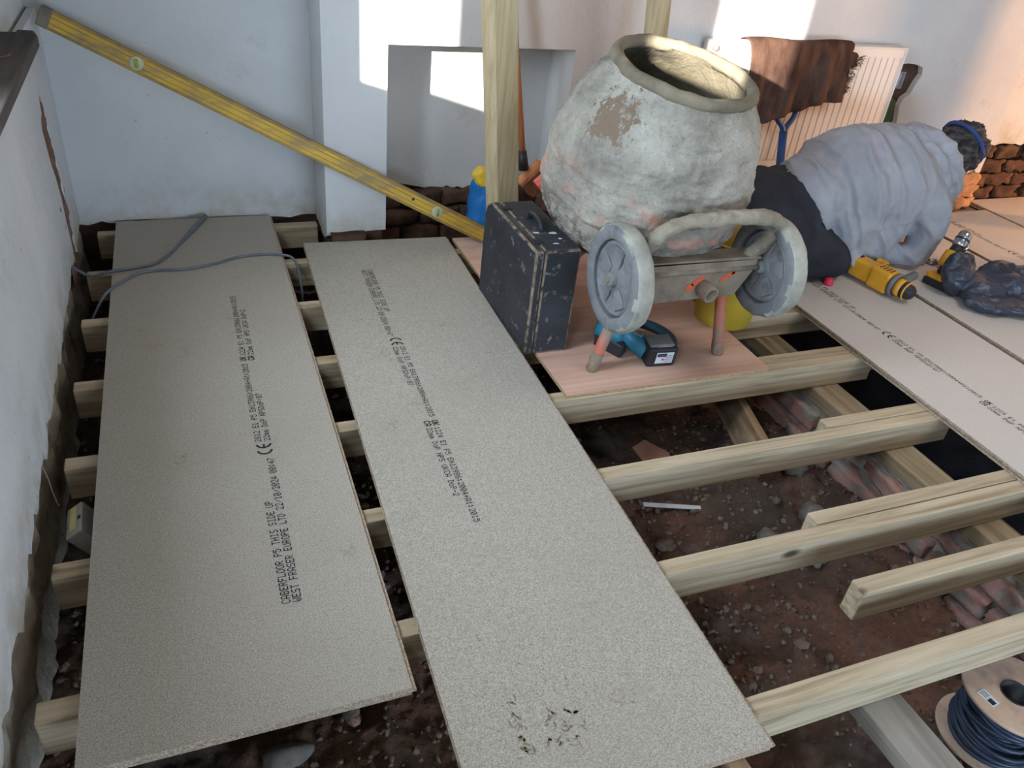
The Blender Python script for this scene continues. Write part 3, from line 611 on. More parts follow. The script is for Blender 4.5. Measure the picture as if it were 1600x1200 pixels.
# ------------------------------------------------------------------ mixer
def make_mixer():
    root = thing('cement_mixer', 'cement-caked upright mixer with a tilted drum and two grey wheels on the plywood', 'cement mixer', (1.41, 2.1, .012))
    ax = V((math.sin(math.radians(4.5)), -math.sin(math.radians(11.5)), 1)).normalized()
    mt = frame_z((1.398, 2.185, .632), ax)
    prof = [(0, -.335), (.10, -.332), (.18, -.315), (.24, -.28), (.29, -.23), (.318, -.175), (.332, -.11), (.335, -.05), (.330, .01), (.320, .065), (.305, .12), (.283, .175), (.254, .225), (.222, .268)]
    pp = smooth_path([(r, 0, z) for r, z in prof], 9); P = [(max(p.x, 0), p.z) for p in pp]; P[0] = (0, -.335)
    def dsp(p):
        n = noise.fractal(p*7+V((2, 5, 1)), .7, 2, 6)*.011 + noise.fractal(V((p.x*22, p.y*22, p.z*34)), .6, 2, 5)*.006
        band = .006*math.exp(-((p.z+.12)/.012)**2) + .004*math.exp(-((p.z-.005)/.010)**2)
        r = V((p.x, p.y, 0)).normalized(); return p + r*(n+band)
    bm = new_bm(); lathe(bm, P, 200, mt, 0, dsp)
    drum = to_obj('drum', bm, 'crust', root)
    drum.data.transform(mt.inverted() @ root.matrix_basis); drum.matrix_basis = root.matrix_basis.inverted() @ mt     # object axes along the drum
    bm = new_bm(); lip = [(.218, .260), (.227, .267), (.233, .277), (.233, .289), (.226, .298), (.214, .301), (.202, .297), (.195, .287), (.197, .274), (.212, .258)]
    lathe(bm, lip+[lip[0]], 120, mt, 0, lambda p: p+V((p.x, p.y, 0)).normalized()*noise.fractal(p*13, .7, 2, 4)*.005+V((0, 0, noise.fractal(p*11+V((4, 4, 4)), .7, 2, 4)*.004)))
    to_obj('drum_rim', bm, simple('cement_rim', (140, 129, 108), (116, 106, 90), 10, .95, .8, .006, 40, dirt=(112, 100, 84), dscale=7), root)
    bm = new_bm(); inn = [(.199, .277), (.235, .22), (.27, .16), (.293, .08), (.30, 0), (.295, -.09), (.28, -.18), (.21, -.26), (.10, -.295), (0, -.30)]
    lathe(bm, inn, 96, mt, 0, lambda p: p+V((p.x, p.y, 0)).normalized()*noise.fractal(p*8, .7, 2, 5)*.010)
    to_obj('drum_lining', bm, simple('dried_mortar_lining', (92, 86, 70), (122, 114, 96), 6, .95, .9, .014, 26, dirt=(64, 58, 50), dscale=5), root)
    for s in (0, PI*.9):
        bm = new_bm(); m2 = mt @ Matrix.Rotation(s+.6, 4, 'Z'); R = m2.to_3x3()
        obox(bm, m2 @ V((.22, 0, -.02)), (.13, .012, .26), R @ Matrix.Rotation(.4, 3, 'X')); to_obj('mixing_paddle', bm, 'cement_metal', root, bevel=.003)
    # gearbox and yoke that carry the drum
    bm = new_bm(); lathe(bm, [(0, -.40), (.085, -.40), (.095, -.38), (.095, -.31), (0, -.30)], 24, mt); to_obj('gearbox', bm, 'cement_metal', root)
    bm = new_bm(); tube(bm, smooth_path([(1.41, 2.22, .23), (1.41, 2.36, .24), (1.42, 2.54, .38), (1.42, 2.58, .62)], 6), .028, 12); to_obj('yoke', bm, 'red_dirty', root)
    # legs
    for a, b, m in (((1.160, 1.925, .012), (1.262, 1.93, .40), 'red_dirty'), ((1.656, 1.927, .012), (1.585, 1.93, .36), 'red_dirty'), ((1.17, 2.46, .012), (1.27, 2.22, .36), 'red_dirty'), ((1.66, 2.46, .012), (1.56, 2.22, .36), 'red_dirty')):
        a, b = V(a), V(b); bm = new_bm(); tube(bm, [a+(b-a)*t for t in (0, .3, .6, 1)], .019, 14); lg = to_obj('leg', bm, m, root)
        bm = new_bm(); tube(bm, [a+(b-a)*t for t in (0.0, .05, .10, .16)], [.0200, .0215, .0215, .0196], 14); displace(bm, .005, 50, 3); to_obj('cement_crust', bm, 'cement_metal', lg)
    # axle beam: folded channel
    bm = new_bm()
    prism(bm, [(1.20, .275), (1.60, .282), (1.655, .375), (1.66, .41), (1.20, .415)], MXZ(1.86), .012)
    prism(bm, [(1.86, .403), (1.935, .403), (1.935, .415), (1.86, .415)], Matrix(((0, 0, 1, 1.20), (1, 0, 0, 0), (0, 1, 0, 0), (0, 0, 0, 1))), .47)
    box(bm, 1.20, 1.62, 1.925, 1.935, .30, .405); box(bm, 1.20, 1.23, 1.87, 1.93, .28, .405)
    for s in (1, 2): bmesh.ops.subdivide_edges(bm, edges=[e for e in bm.edges if e.calc_length() > .05], cuts=2, use_grid_fill=True)
    to_obj('axle_beam', bm, 'cement_metal', root, bevel=.003)
    for i, (x, z, w, h, r) in enumerate([(1.445, .345, .055, .02, .5), (1.42, .325, .03, .03, .9), (1.55, .352, .06, .016, .55), (1.58, .368, .03, .018, .7)]):
        bm = new_bm(); pts = [(x+w/2*(.7+.5*random.random())*math.cos(t)*math.cos(r)-h/2*(.6+.6*random.random())*math.sin(t)*math.sin(r), z+w/2*math.cos(t)*math.sin(r)+h/2*math.sin(t)*math.cos(r)) for t in [2*PI*k/12 for k in range(12)]]
        prism(bm, pts, MXZ(1.8585), .002); to_obj('bare_paint', bm, 'red_paint', root)
    # pipe stub
    bm = new_bm(); mp = frame_z((1.468, 1.875, .322), (.10, -1, -.12)); lathe(bm, [(.0215, 0), (.027, .0), (.028, .03), (.028, .062), (.024, .064), (.020, .063), (.020, .01)], 24, mp); to_obj('pipe_stub', bm, 'cement_metal', root)
    # hoop
    bm = new_bm(); hp = smooth_path([(1.215, 1.885, .40), (1.212, 1.855, .455), (1.245, 1.835, .515), (1.30, 1.825, .552), (1.37, 1.82, .565), (1.48, 1.82, .57), (1.58, 1.822, .568), (1.65, 1.83, .553), (1.688, 1.845, .515), (1.678, 1.862, .472), (1.645, 1.88, .425), (1.63, 1.89, .40)], 7)
    tube(bm, hp, .023, 16); displace(bm, .007, 26, 2); to_obj('hoop_handle', bm, 'cement_pale', root)
    # axle + wheels
    bm = new_bm(); tube(bm, [(1.12, 1.865, .377), (1.74, 1.865, .377)], .011, 10); to_obj('axle', bm, 'cement_metal', root)
    for x0 in (1.130, 1.668):
        mw = frame_z((x0, 1.86, .377), (1, 0, 0), (0, 1, 0)); R_ = .164
        bm = new_bm(); lathe(bm, [(.118, .006), (.126, .0), (.150, -.002), (.160, .004), (R_, .014), (R_+.001, .03), (R_, .046), (.160, .056), (.150, .062), (.126, .060), (.118, .054), (.118, .006)], 72, mw, 0, lambda p: p+V((p.x, p.y, 0)).normalized()*noise.fractal(p*22, .7, 2, 4)*.003)
        for f in bm.faces:
            c = mw.inverted() @ f.calc_center_median(); f.material_index = 1 if math.hypot(c.x, c.y) > .155 else 0
        wh = to_obj('wheel', bm, ['tyre', 'tyre_tread'], root)
        bm = new_bm(); lathe(bm, [(0, .012), (.030, .012), (.034, .016), (.060, .022), (.098, .018), (.104, .012), (.110, .012), (.112, .018), (.119, .018), (.119, .044), (.098, .042), (.03, .048), (0, .048)], 60, mw)
        to_obj('wheel_disc', bm, 'tyre', wh)
        for k in range(5):
            a = 2*PI*k/5+.3; bm = new_bm(); m3 = mw @ Matrix.Rotation(a, 4, 'Z')
            prism(bm, [(.034, -.014), (.095, -.030), (.095, .030), (.034, .014)], m3 @ Matrix.Translation((0, 0, .0125)), .012); to_obj('spoke', bm, 'tyre', wh, bevel=.003)
        bm = new_bm(); lathe(bm, [(.007, .002), (.009, -.006), (.017, -.006), (.021, .0), (.024, .014)], 24, mw); to_obj('hub', bm, 'tyre', wh)
make_mixer()

# ------------------------------------------------------------------ posts
def post(label, base, top, w, rot):
    b, t = V(base), V(top); z = (t-b).normalized(); m = frame_z(b, z, (math.cos(rot), math.sin(rot), 0)); bm = new_bm(); h = w/2; L = (t-b).length
    vs = [(m @ V((x, y, zz))) for zz in (0, L) for x, y in ((-h, -h), (h, -h), (h, h), (-h, h))]
    add_mesh(bm, vs, BOXF); o = to_obj('timber_post', bm, 'post', bevel=.004, segs=2)
    return tag(o, label, 'post', 'temporary timber props')
post('thick square timber post in front of the alcove beside the black case', (1.135, 2.70, .012), (.882, 2.71, 2.33), .093, .17)
post('thinner timber post rising behind the mixer drum', (1.822, 2.86, .001), (1.60, 2.87, 2.33), .068, .15)

post('timber post standing in the side room', (5.0, 2.40, -.01), (5.0, 2.40, 2.34), .125, .0)

# ------------------------------------------------------------------ spirit level
def make_level():
    A, B = V((-.395, 3.205, .805)), V((1.185, 2.915, .03)); d = (B-A).normalized(); n = V((0, -1, 0)); n = (n-d*n.dot(d)).normalized(); u = n.cross(d); u = u if u.z > 0 else -u
    L = (B-A).length; R = Matrix((d, -n, u)).transposed()
    root = thing('spirit_level', 'long worn yellow spirit level leaning across the corner to the post', 'spirit level', B)
    c = (A+B)/2
    bm = new_bm(); obox(bm, c, (L-.02, .018, .056), R); to_obj('beam', bm, 'level', root, bevel=.001)
    for s in (-1, 1):
        bm = new_bm(); obox(bm, c+u*s*.0275, (L-.02, .026, .009), R); to_obj('rail', bm, 'level_rail', root, bevel=.002)
    for s in (-.010, .010):
        bm = new_bm(); obox(bm, c+u*s-d*.0, (L-.03, .0205, .003), R); to_obj('moulded_line', bm, 'level_rail', root)
    for s in (-1, 1):
        bm = new_bm(); obox(bm, c+d*s*(L/2-.018), (.036, .029, .066), R); to_obj('end_cap', bm, simple('end_cap_grey', (104, 96, 86), (128, 118, 104), 20, .8, .3, .002), root, bevel=.003)
    for tt in (.175, .838):
        p = A+d*L*tt+n*.0095; m = frame_z(p, n)
        bm = new_bm(); lathe(bm, [(0, .004), (.021, .004), (.024, .002), (.024, -.004)], 28, m); v = to_obj('vial_window', bm, simple('vial_housing', (196, 196, 168), (176, 172, 140), 30, .4, 0), root)
        bm = new_bm(); tube(bm, [p+n*.006-V((0, 0, .014)), p+n*.006+V((0, 0, .014))], .006, 10); to_obj('vial', bm, simple('vial_green', (152, 172, 70), (140, 160, 70), 9, .2, 0), v)
    p = A+d*L*.775+n*.0095+u*.004; bm = new_bm(); m = frame_z(p, n); lathe(bm, [(0, .001), (.006, .001)], 16, m); to_obj('hang_hole', bm, 'black_plastic', root)
make_level()

# ------------------------------------------------------------------ black case
def make_case():
    root = thing('tool_case', 'scuffed black hard case standing on its edge beside the mixer wheel', 'case', (1.06, 2.28, .012), 0)
    Y0, Y1, Z0, Z1 = 2.056, 2.53, .012, .385
    prof = [(Y0, Z0), (Y1, Z0), (Y1, Z1-.06), (Y1-.02, Z1-.02), (Y1-.06, Z1), (Y0, Z1)]
    def slab(name, x0, x1):
        bm = new_bm(); prism(bm, prof, Matrix(((0, 0, 1, x0), (1, 0, 0, 0), (0, 1, 0, 0), (0, 0, 0, 1))), x1-x0); bmesh.ops.recalc_face_normals(bm, faces=bm.faces)
        bmesh.ops.bevel(bm, geom=[e for e in bm.edges if e.calc_face_angle(0) > 1.0], offset=.007, segments=2, affect='EDGES', profile=.5, material=1)
        return to_obj(name, bm, ['case', 'case_edge'], root)
    slab('base_shell', .972, 1.001); slab('lid_shell', 1.0035, 1.128)
    bm = new_bm(); box(bm, .985, 1.11, Y0+.004, Y1-.07, Z0+.01, Z1-.004); to_obj('inner_body', bm, 'black_plastic', root)
    hd = None
    bm = new_bm(); tube(bm, smooth_path([(1.055, 2.215, Z1-.002), (1.055, 2.225, Z1+.018), (1.055, 2.27, Z1+.026), (1.055, 2.315, Z1+.018), (1.055, 2.325, Z1-.002)], 5), .009, 10); hd = to_obj('handle', bm, 'black_plastic', root)
    for y in (2.215, 2.325):
        bm = new_bm(); obox(bm, (1.055, y, Z1+.002), (.03, .026, .006)); to_obj('handle_plate', bm, 'black_plastic', hd, bevel=.001)
    for y in (2.13, 2.41):
        bm = new_bm(); obox(bm, (1.004, y, Z1+.002), (.032, .03, .005)); to_obj('catch', bm, 'black_plastic', root, bevel=.001)
    for i, (x, y, a, l, w) in enumerate([(1.085, 2.19, .5, .018, .010), (1.09, 2.145, 0, .008, .006), (1.03, 2.20, .8, .012, .005), (1.06, 2.11, .3, .014, .004)]):
        bm = new_bm(); prism(bm, [(x+l*(.6+.6*random.random())*math.cos(t), y+w*(.6+.6*random.random())*math.sin(t)) for t in [2*PI*k/9 for k in range(9)]], Matrix.Translation((0, 0, Z1-.0005)), .001); to_obj('paint_splash', bm, 'sticker', root)
make_case()

# ------------------------------------------------------------------ bucket
def make_bucket():
    root = thing('bucket', 'dirty yellow plastic bucket standing behind the mixer leg', 'bucket', (1.825, 2.155, .0125))
    m = Matrix.Translation((1.825, 2.155, .0125)); bm = new_bm()
    lathe(bm, [(0, 0), (.100, 0), (.104, .004), (.118, .12), (.132, .24), (.140, .315), (.148, .316), (.149, .33), (.140, .334), (.135, .33), (.126, .24), (.098, .01), (0, .008)], 56, m); to_obj('shell', bm, 'yellow_bucket', root)
    bm = new_bm(); tube(bm, smooth_path([(1.68, 2.155, .322), (1.69, 2.08, .33), (1.76, 2.02, .345), (1.84, 2.00, .35), (1.92, 2.03, .345), (1.965, 2.09, .33), (1.97, 2.155, .322)], 5), .0035, 8); to_obj('handle', bm, 'steel', root)
make_bucket()

# ------------------------------------------------------------------ circular saw
def make_saw():
    root = thing('cordless_saw', 'teal cordless saw with a black battery lying under the mixer wheel', 'power saw', (1.38, 1.95, .012))
    Rz = Matrix.Rotation(-.10, 3, 'Z')
    bm = new_bm(); obox(bm, (1.408, 1.925, .052), (.105, .075, .076), Rz @ Matrix.Rotation(.12, 3, 'X')); bat = to_obj('battery', bm, 'black_plastic', root, bevel=.008, segs=3)
    bm = new_bm(); obox(bm, (1.404, 1.926, .093), (.088, .06, .012), Rz @ Matrix.Rotation(.12, 3, 'X')); to_obj('battery_rail', bm, 'tool_grey', bat, bevel=.003)
    F = Rz @ Matrix.Rotation(.12, 3, 'X'); f0 = V((1.408, 1.925, .052)) + F @ V((.006, -.0382, .002))
    bm = new_bm(); obox(bm, f0, (.062, .0012, .044), F); lb = to_obj('rating_label', bm, 'sticker', bat)
    bm = new_bm(); obox(bm, f0+F @ V((-.012, -.0007, .012)), (.034, .001, .014), F); to_obj('print_block', bm, simple('label_dark', (66, 62, 84), rough=.5, bmp=0), bat)
    for k in range(4):
        bm = new_bm(); obox(bm, f0+F @ V((.014, -.0007, .010-.008*k)), (.028, .001, .0025), F); to_obj('print_line', bm, simple('label_grey_%d' % k, (132, 134, 144), rough=.5, bmp=0), bat)
    bm = new_bm(); obox(bm, f0+F @ V((-.006, -.0008, -.006)), (.008, .001, .008), F @ Matrix.Rotation(.78, 3, 'Y')); to_obj('warning_mark', bm, simple('label_red', (190, 80, 80), rough=.5, bmp=0), bat)
    for k in range(2):
        bm = new_bm(); obox(bm, V((1.408, 1.925, .052))+F @ V((.004, -.012-.012*k, .0388)), (.075-.02*k, .002, .001), F); to_obj('print_line', bm, 'sticker', bat)
    # grip body rising back from the battery
    bm = new_bm(); tube(bm, smooth_path([(1.375, 1.945, .05), (1.352, 1.975, .062), (1.338, 2.01, .072), (1.345, 2.05, .08), (1.375, 2.08, .085)], 5), [.036]*6+[.033]*5+[.030]*5+[.028]*5, 14, flat=1.0); to_obj('grip', bm, 'teal', root)
    bm = new_bm(); tube(bm, smooth_path([(1.36, 2.06, .078), (1.405, 2.085, .074), (1.455, 2.065, .066), (1.487, 2.02, .058), (1.492, 1.975, .05), (1.47, 1.945, .05)], 5), .0185, 12); to_obj('loop_handle', bm, simple('dark_teal_rubber', (46, 74, 86), (38, 58, 68), 12, .6, .2, .002), root)
    bm = new_bm(); obox(bm, (1.35, 1.985, .097), (.03, .05, .012), Matrix.Rotation(.5, 3, 'Z')); to_obj('grip_pad', bm, 'tool_grey', root, bevel=.004)
    bm = new_bm(); prism(bm, [(1.235, 2.07), (1.30, 2.10), (1.33, 2.0), (1.292, 1.965), (1.282, 1.968)], Matrix.Translation((0, 0, .013)), .05); to_obj('base_shoe', bm, 'black_plastic', root, bevel=.005)
    bm = new_bm(); m = frame_z((1.30, 2.06, .08), (.3, .2, .4)); lathe(bm, [(0, -.05), (.052, -.05), (.058, -.03), (.058, .03), (.05, .045), (0, .05)], 28, m); to_obj('motor_housing', bm, 'teal', root)
make_saw()

# ------------------------------------------------------------------ cables on the left sheet
def cable(name, label, pts, r, mat='grey_cable', n=7):
    bm = new_bm(); tube(bm, smooth_path(pts, n), r, 10); return tag(to_obj(name, bm, mat), label, 'cable')
cable('electric_cable', 'grey cable running from the left wall up to the back edge of the left sheet', [(-.432, 2.905, .045), (-.40, 2.885, .028), (-.36, 2.868, .012), (-.30, 2.862, .028), (-.23, 2.878, .027), (-.155, 2.905, .027), (-.105, 2.975, .027), (-.060, 3.075, .027), (-.02, 3.17, .0285), (.022, 3.265, .030), (.046, 3.318, .034)], [.0050]*50+[.0055, .006, .0065, .007, .0075, .008, .0085, .009, .009, .009, .009]+[.009]*10)
cable('electric_cable', 'grey cable crossing the left sheet and dropping into the gap beside the second sheet', [(-.37, 2.60, -.06), (-.345, 2.65, -.02), (-.312, 2.70, .018), (-.27, 2.76, .028), (-.205, 2.835, .027), (-.13, 2.85, .027), (-.05, 2.845, .027), (.05, 2.875, .027), (.14, 2.92, .027), (.23, 2.93, .027), (.30, 2.915, .027), (.335, 2.895, .022), (.350, 2.86, .0), (.352, 2.80, -.04), (.345, 2.72, -.10)], .0048)
# little black and bare wires by the left wall
cable('thin_wire', 'thin twisted wire hanging from the plaster edge near the white box', [(-.425, 1.80, .03), (-.412, 1.77, .0), (-.405, 1.745, -.02), (-.395, 1.72, -.045), (-.388, 1.70, -.03)], .0014, simple('pale_wire', (150, 140, 124), rough=.5, bmp=0))
# ------------------------------------------------------------------ radiator, cloth, shovel
def make_radiator():
    root = thing('radiator', 'white ribbed panel radiator on the back wall', 'radiator', (2.645, 3.03, .285))
    x0, x1, z0, z1, yf = 2.105, 3.185, .285, .832, 3.004
    n = 27; p = (x1-x0-.05)/n; bm = new_bm()
    sec = []
    for k in range(n):
        a = x0+.025+k*p; sec += [(a, yf+.010), (a+p*.10, yf), (a+p*.90, yf), (a+p, yf+.010)] if k == 0 else [(a+p*.10, yf), (a+p*.90, yf), (a+p, yf+.010)]
    sec = [(x0, yf+.004), (x0+.02, yf+.004)]+sec+[(x1-.02, yf+.004), (x1, yf+.004)]
    zs = [(z0, 0), (z0+.03, 0), (z0+.04, 1), (z1-.05, 1), (z1-.04, 0), (z1, 0)]
    cols = [[bm.verts.new((x, (yf+.003)*(1-w)+y*w, z)) for x, y in sec] for z, w in zs]
    for i in range(len(cols)-1):
        for k in range(len(sec)-1): bm.faces.new((cols[i][k], cols[i][k+1], cols[i+1][k+1], cols[i+1][k]))
    to_obj('ribbed_panel', bm, 'white_metal', root)
    bm = new_bm(); box(bm, x0, x1, yf+.012, 3.062, z0, z1-.004); to_obj('back_panel', bm, 'white_metal', root, bevel=.003)
    bm = new_bm(); box(bm, x0-.002, x1+.002, yf-.002, 3.064, z1-.004, z1+.003); to_obj('top_cap', bm, 'white_metal', root, bevel=.002)
    for x in (x0-.002, x1-.004):
        bm = new_bm(); box(bm, x, x+.006, yf-.001, 3.064, z0+.002, z1); to_obj('side_cap', bm, 'white_metal', root, bevel=.001)
    bm = new_bm(); lathe(bm, [(0, .014), (.010, .014), (.014, .010), (.014, -.01)], 18, frame_z((x0+.018, yf-.002, z1-.022), (-.3, -1, 0))); to_obj('bleed_plug', bm, 'tool_grey', root)
    bm = new_bm(); tube(bm, smooth_path([(2.16, 3.03, .286), (2.16, 3.03, .25), (2.19, 3.03, .225), (2.5, 3.03, .218), (3.1, 3.03, .214)], 5), .0075, 10); tag(to_obj('copper_pipe', bm, 'copper'), 'thin copper pipe running along under the radiator', 'pipe')
make_radiator()
def make_cloth():
    root = thing('brown_mat', 'brown frayed mat hung over the top of the radiator', 'mat', (2.56, 2.95, .50))
    # (arc position s from the top fold downwards; x across)
    nx, nz = 70, 46; bm = new_bm(); g = []
    top = lambda u: .842+.004*math.sin(u*9)
    def bot(x):
        pts = [(2.26, .535), (2.372, .497), (2.45, .525), (2.52, .545), (2.60, .565), (2.65, .588), (2.72, .60), (2.80, .602), (2.86, .608)]
        for (a, b), (c, d) in zip(pts, pts[1:]):
            if x <= c: return b+(d-b)*max(0, (x-a)/(c-a))
        return pts[-1][1]
    def left(t):  return 2.262+.03*math.sin(t*5)+.09*max(0, t-.45)
    def right(t): return 2.835-.012*t+.012*noise.noise(V((t*14, 0, 2)))+(.025 if .18 < t < .4 else 0)
    for i in range(nx+1):
        u = i/nx; col = []
        # back flap over the top
        for j in range(nz+1):
            t = j/nz; x = left(t)*(1-u)+right(t)*u
            if t < .07:
                a = t/.07; y = 3.035-.062*a; z = top(u)+.010*math.sin(a*PI)+.004
            else:
                q = (t-.07)/.93; z = top(u)+.002-(top(u)-bot(x))*q
                rip = .010*math.sin(x*34+q*2.2)+.007*math.sin(x*71+1.3+q)+noise.fractal(V((x*9, z*7, 1)), .7, 2, 4)*.008
                y = 2.971-.030*min(1, q*1.4)+rip*min(1, q*2.0)-.012*q
            col.append(bm.verts.new((x, y, z)))
        g.append(col)
    for i in range(nx):
        for j in range(nz):
            f = bm.faces.new((g[i][j], g[i+1][j], g[i+1][j+1], g[i][j+1])); f.smooth = True
    bmesh.ops.recalc_face_normals(bm, faces=bm.faces)
    r = bmesh.ops.solidify(bm, geom=bm.faces[:], thickness=.006)
    sheet = to_obj('sheet', bm, 'brown_cloth', root)
    bm = new_bm()
    for k in range(60):
        t = .25+.62*k/60; x = right(t); q = (t-.07)/.93; z = .844-(.844-.606)*q; y = 2.945
        tube(bm, [(x-.01, y, z), (x+.012, y-.003, z+.008+random.uniform(-.006, .006)), (x+random.uniform(.02, .034), y-.004, z+random.uniform(-.012, .018))], [.0014, .0011, .0006], 4, False)
    o = to_obj('fringe', bm, 'brown_cloth', root); o['kind'] = 'stuff'; o['label'] = 'loose frayed threads'
make_cloth()
def make_shovel():
    root = thing('shovel', 'blue shovel with a forked handle leaning on the radiator', 'shovel', (2.53, 2.80, .03))
    T = V((2.557, 2.952, .470)); Bm = V((2.528, 2.825, .150))
    bm = new_bm(); tube(bm, [Bm, Bm+(T-Bm)*.5, T], [.019, .0185, .019], 14); to_obj('shaft', bm, 'blue_steel', root)
    gl, gr = V((2.476, 2.968, .600)), V((2.612, 2.968, .606))
    for g in (gl, gr):
        bm = new_bm(); s = 1 if g is gr else -1
        tube(bm, smooth_path([T-V((0, 0, .02)), T+V((s*.012, .002, .02)), (T+g)/2+V((s*.016, 0, .0)), g], 5), .0125, 12); to_obj('fork_arm', bm, 'blue_steel', root)
    bm = new_bm(); tube(bm, [gl, gr], .013, 12); to_obj('grip_bar', bm, 'blue_steel', root)
    d = (Bm-T).normalized(); m = frame_z(Bm, d)
    bm = new_bm(); vs = []
    for i in range(7):
        for k in range(7):
            x = (k/6-.5)*(.22 if i > 0 else .10); zz = -.03+i*.022; y = .25*x*x*8-.01*math.sin(i/6*PI)
            vs.append(m @ V((x*.7, y*.6, zz)))
    add_mesh(bm, vs, [(i*7+k, i*7+k+1, (i+1)*7+k+1, (i+1)*7+k) for i in range(6) for k in range(6)], 0, True); bmesh.ops.solidify(bm, geom=bm.faces[:], thickness=.003); to_obj('blade', bm, 'cement_metal', root)
make_shovel()
# broom
def make_broom():
    root = thing('broom', 'broom with a brown bristle head standing behind the timber post', 'broom', (1.29, 2.93, .15))
    bm = new_bm(); tube(bm, [(1.165, 3.00, 1.10), (1.272, 2.945, .40)], .0125, 14); to_obj('handle', bm, 'broom_wood', root)
    bm = new_bm(); tube(bm, [(1.2705, 2.945, .405), (1.283, 2.938, .33)], [.0175, .021], 14); to_obj('socket', bm, 'black_plastic', root)
    R = Matrix.Rotation(-.72, 3, 'Y') @ Matrix.Rotation(.12, 3, 'Z'); c = V((1.31, 2.93, .318))
    bm = new_bm(); obox(bm, c, (.13, .055, .022), R); to_obj('head_block', bm, 'broom_wood', root, bevel=.004)
    bm = new_bm(); c2 = c+R @ V((.004, 0, -.045))
    obox(bm, c2, (.122, .05, .075), R); bmesh.ops.subdivide_edges(bm, edges=bm.edges, cuts=10, use_grid_fill=True); displace(bm, .006, 60, 5); o = to_obj('bristles', bm, 'bristle', root); o['kind'] = 'stuff'
make_broom()
# red plastic tool with white flex
def make_red():
    root = thing('power_tool', 'red plastic power tool body with a white flex behind the black case', 'power tool', (1.33, 2.68, .013))
    bm = new_bm(); tube(bm, smooth_path([(1.245, 2.70, .345), (1.275, 2.70, .368), (1.33, 2.70, .385), (1.40, 2.71, .392), (1.46, 2.72, .39)], 5), [.030]*5+[.036]*5+[.038]*5+[.038]*6, 14); to_obj('housing', bm, 'red_plastic', root)
    bm = new_bm(); tube(bm, smooth_path([(1.29, 2.665, .345), (1.315, 2.66, .30), (1.35, 2.65, .25), (1.40, 2.64, .18), (1.42, 2.64, .06)], 5), .020, 12); to_obj('stand_tube', bm, 'red_plastic', root)
    bm = new_bm(); obox(bm, (1.43, 2.76, .12), (.10, .10, .21)); to_obj('tool_base', bm, 'red_plastic', root, bevel=.02, segs=3)
    bm = new_bm(); tube(bm, smooth_path([(1.40, 2.64, .385), (1.35, 2.62, .375), (1.305, 2.62, .350), (1.285, 2.63, .325), (1.31, 2.64, .30), (1.35, 2.62, .29), (1.40, 2.61, .31), (1.43, 2.62, .33)], 6), .0045, 8); to_obj('white_flex', bm, 'white_flex', root)
make_red()
# blue sack behind the level
def lump(name, specs, mat, parent, voxel, smooth_it=6, disp=None, iters=1):
    """one continuous skin over overlapping rounded volumes"""
    bm = new_bm()
    for sp in specs:
        if sp[0] == 'e': ellipsoid(bm, sp[1], sp[2], sp[3] if len(sp) > 3 else None, 24, 14)
        else:
            pts = smooth_path(sp[1], 6); n = len(pts); k = len(sp[2])-1; rs = [sp[2][min(int(i/(n-1)*k), k-1)]*(1-(i/(n-1)*k-min(int(i/(n-1)*k), k-1)))+sp[2][min(int(i/(n-1)*k), k-1)+1]*(i/(n-1)*k-min(int(i/(n-1)*k), k-1)) for i in range(n)]
            tube(bm, pts, rs, 16)
            ellipsoid(bm, pts[0], (rs[0],)*3, None, 14, 10); ellipsoid(bm, pts[-1], (rs[-1],)*3, None, 14, 10)
    o = to_obj(name, bm, mat, parent, recalc=True)
    md = o.modifiers.new('skin', 'REMESH'); md.mode = 'VOXEL'; md.voxel_size = voxel
    if smooth_it: ms = o.modifiers.new('smooth', 'SMOOTH'); ms.factor = .5; ms.iterations = smooth_it
    bpy.context.view_layer.update()
    dg = bpy.context.evaluated_depsgraph_get(); me = bpy.data.meshes.new_from_object(o.evaluated_get(dg))
    o.modifiers.clear(); old = o.data; o.data = me; bpy.data.meshes.remove(old); me.name = name
    if disp:
        b2 = bmesh.new(); b2.from_mesh(me); b2.normal_update()
        mw = o.matrix_basis.copy(); q = o
        while q.parent: q = q.parent; mw = q.matrix_basis @ mw
        for v in b2.verts: v.co += v.normal*disp(mw @ v.co)
        b2.to_mesh(me); b2.free()
    for f in me.polygons: f.use_smooth = True
    return o
root = thing('rubble_sack', 'blue sack with a crumpled yellow top behind the spirit level', 'sack', (1.165, 3.03, .013))
lump('sack', [('e', (1.17, 3.035, .145), (.085, .058, .14)), ('e', (1.165, 3.035, .085), (.085, .06, .08)), ('e', (1.165, 3.035, .22), (.075, .05, .07))], 'blue_sack', root, .009, 4, lambda p: noise.fractal(V((p.x*22, p.y*22, p.z*7)), .7, 2, 4)*.008)
lump('yellow_top', [('e', (1.13, 3.025, .285), (.04, .035, .03)), ('e', (1.175, 3.025, .285), (.045, .035, .035)), ('e', (1.145, 3.02, .262), (.05, .035, .03))], 'yellow_sack', root, .007, 2, lambda p: noise.fractal(p*26, .7, 2, 4)*.010)
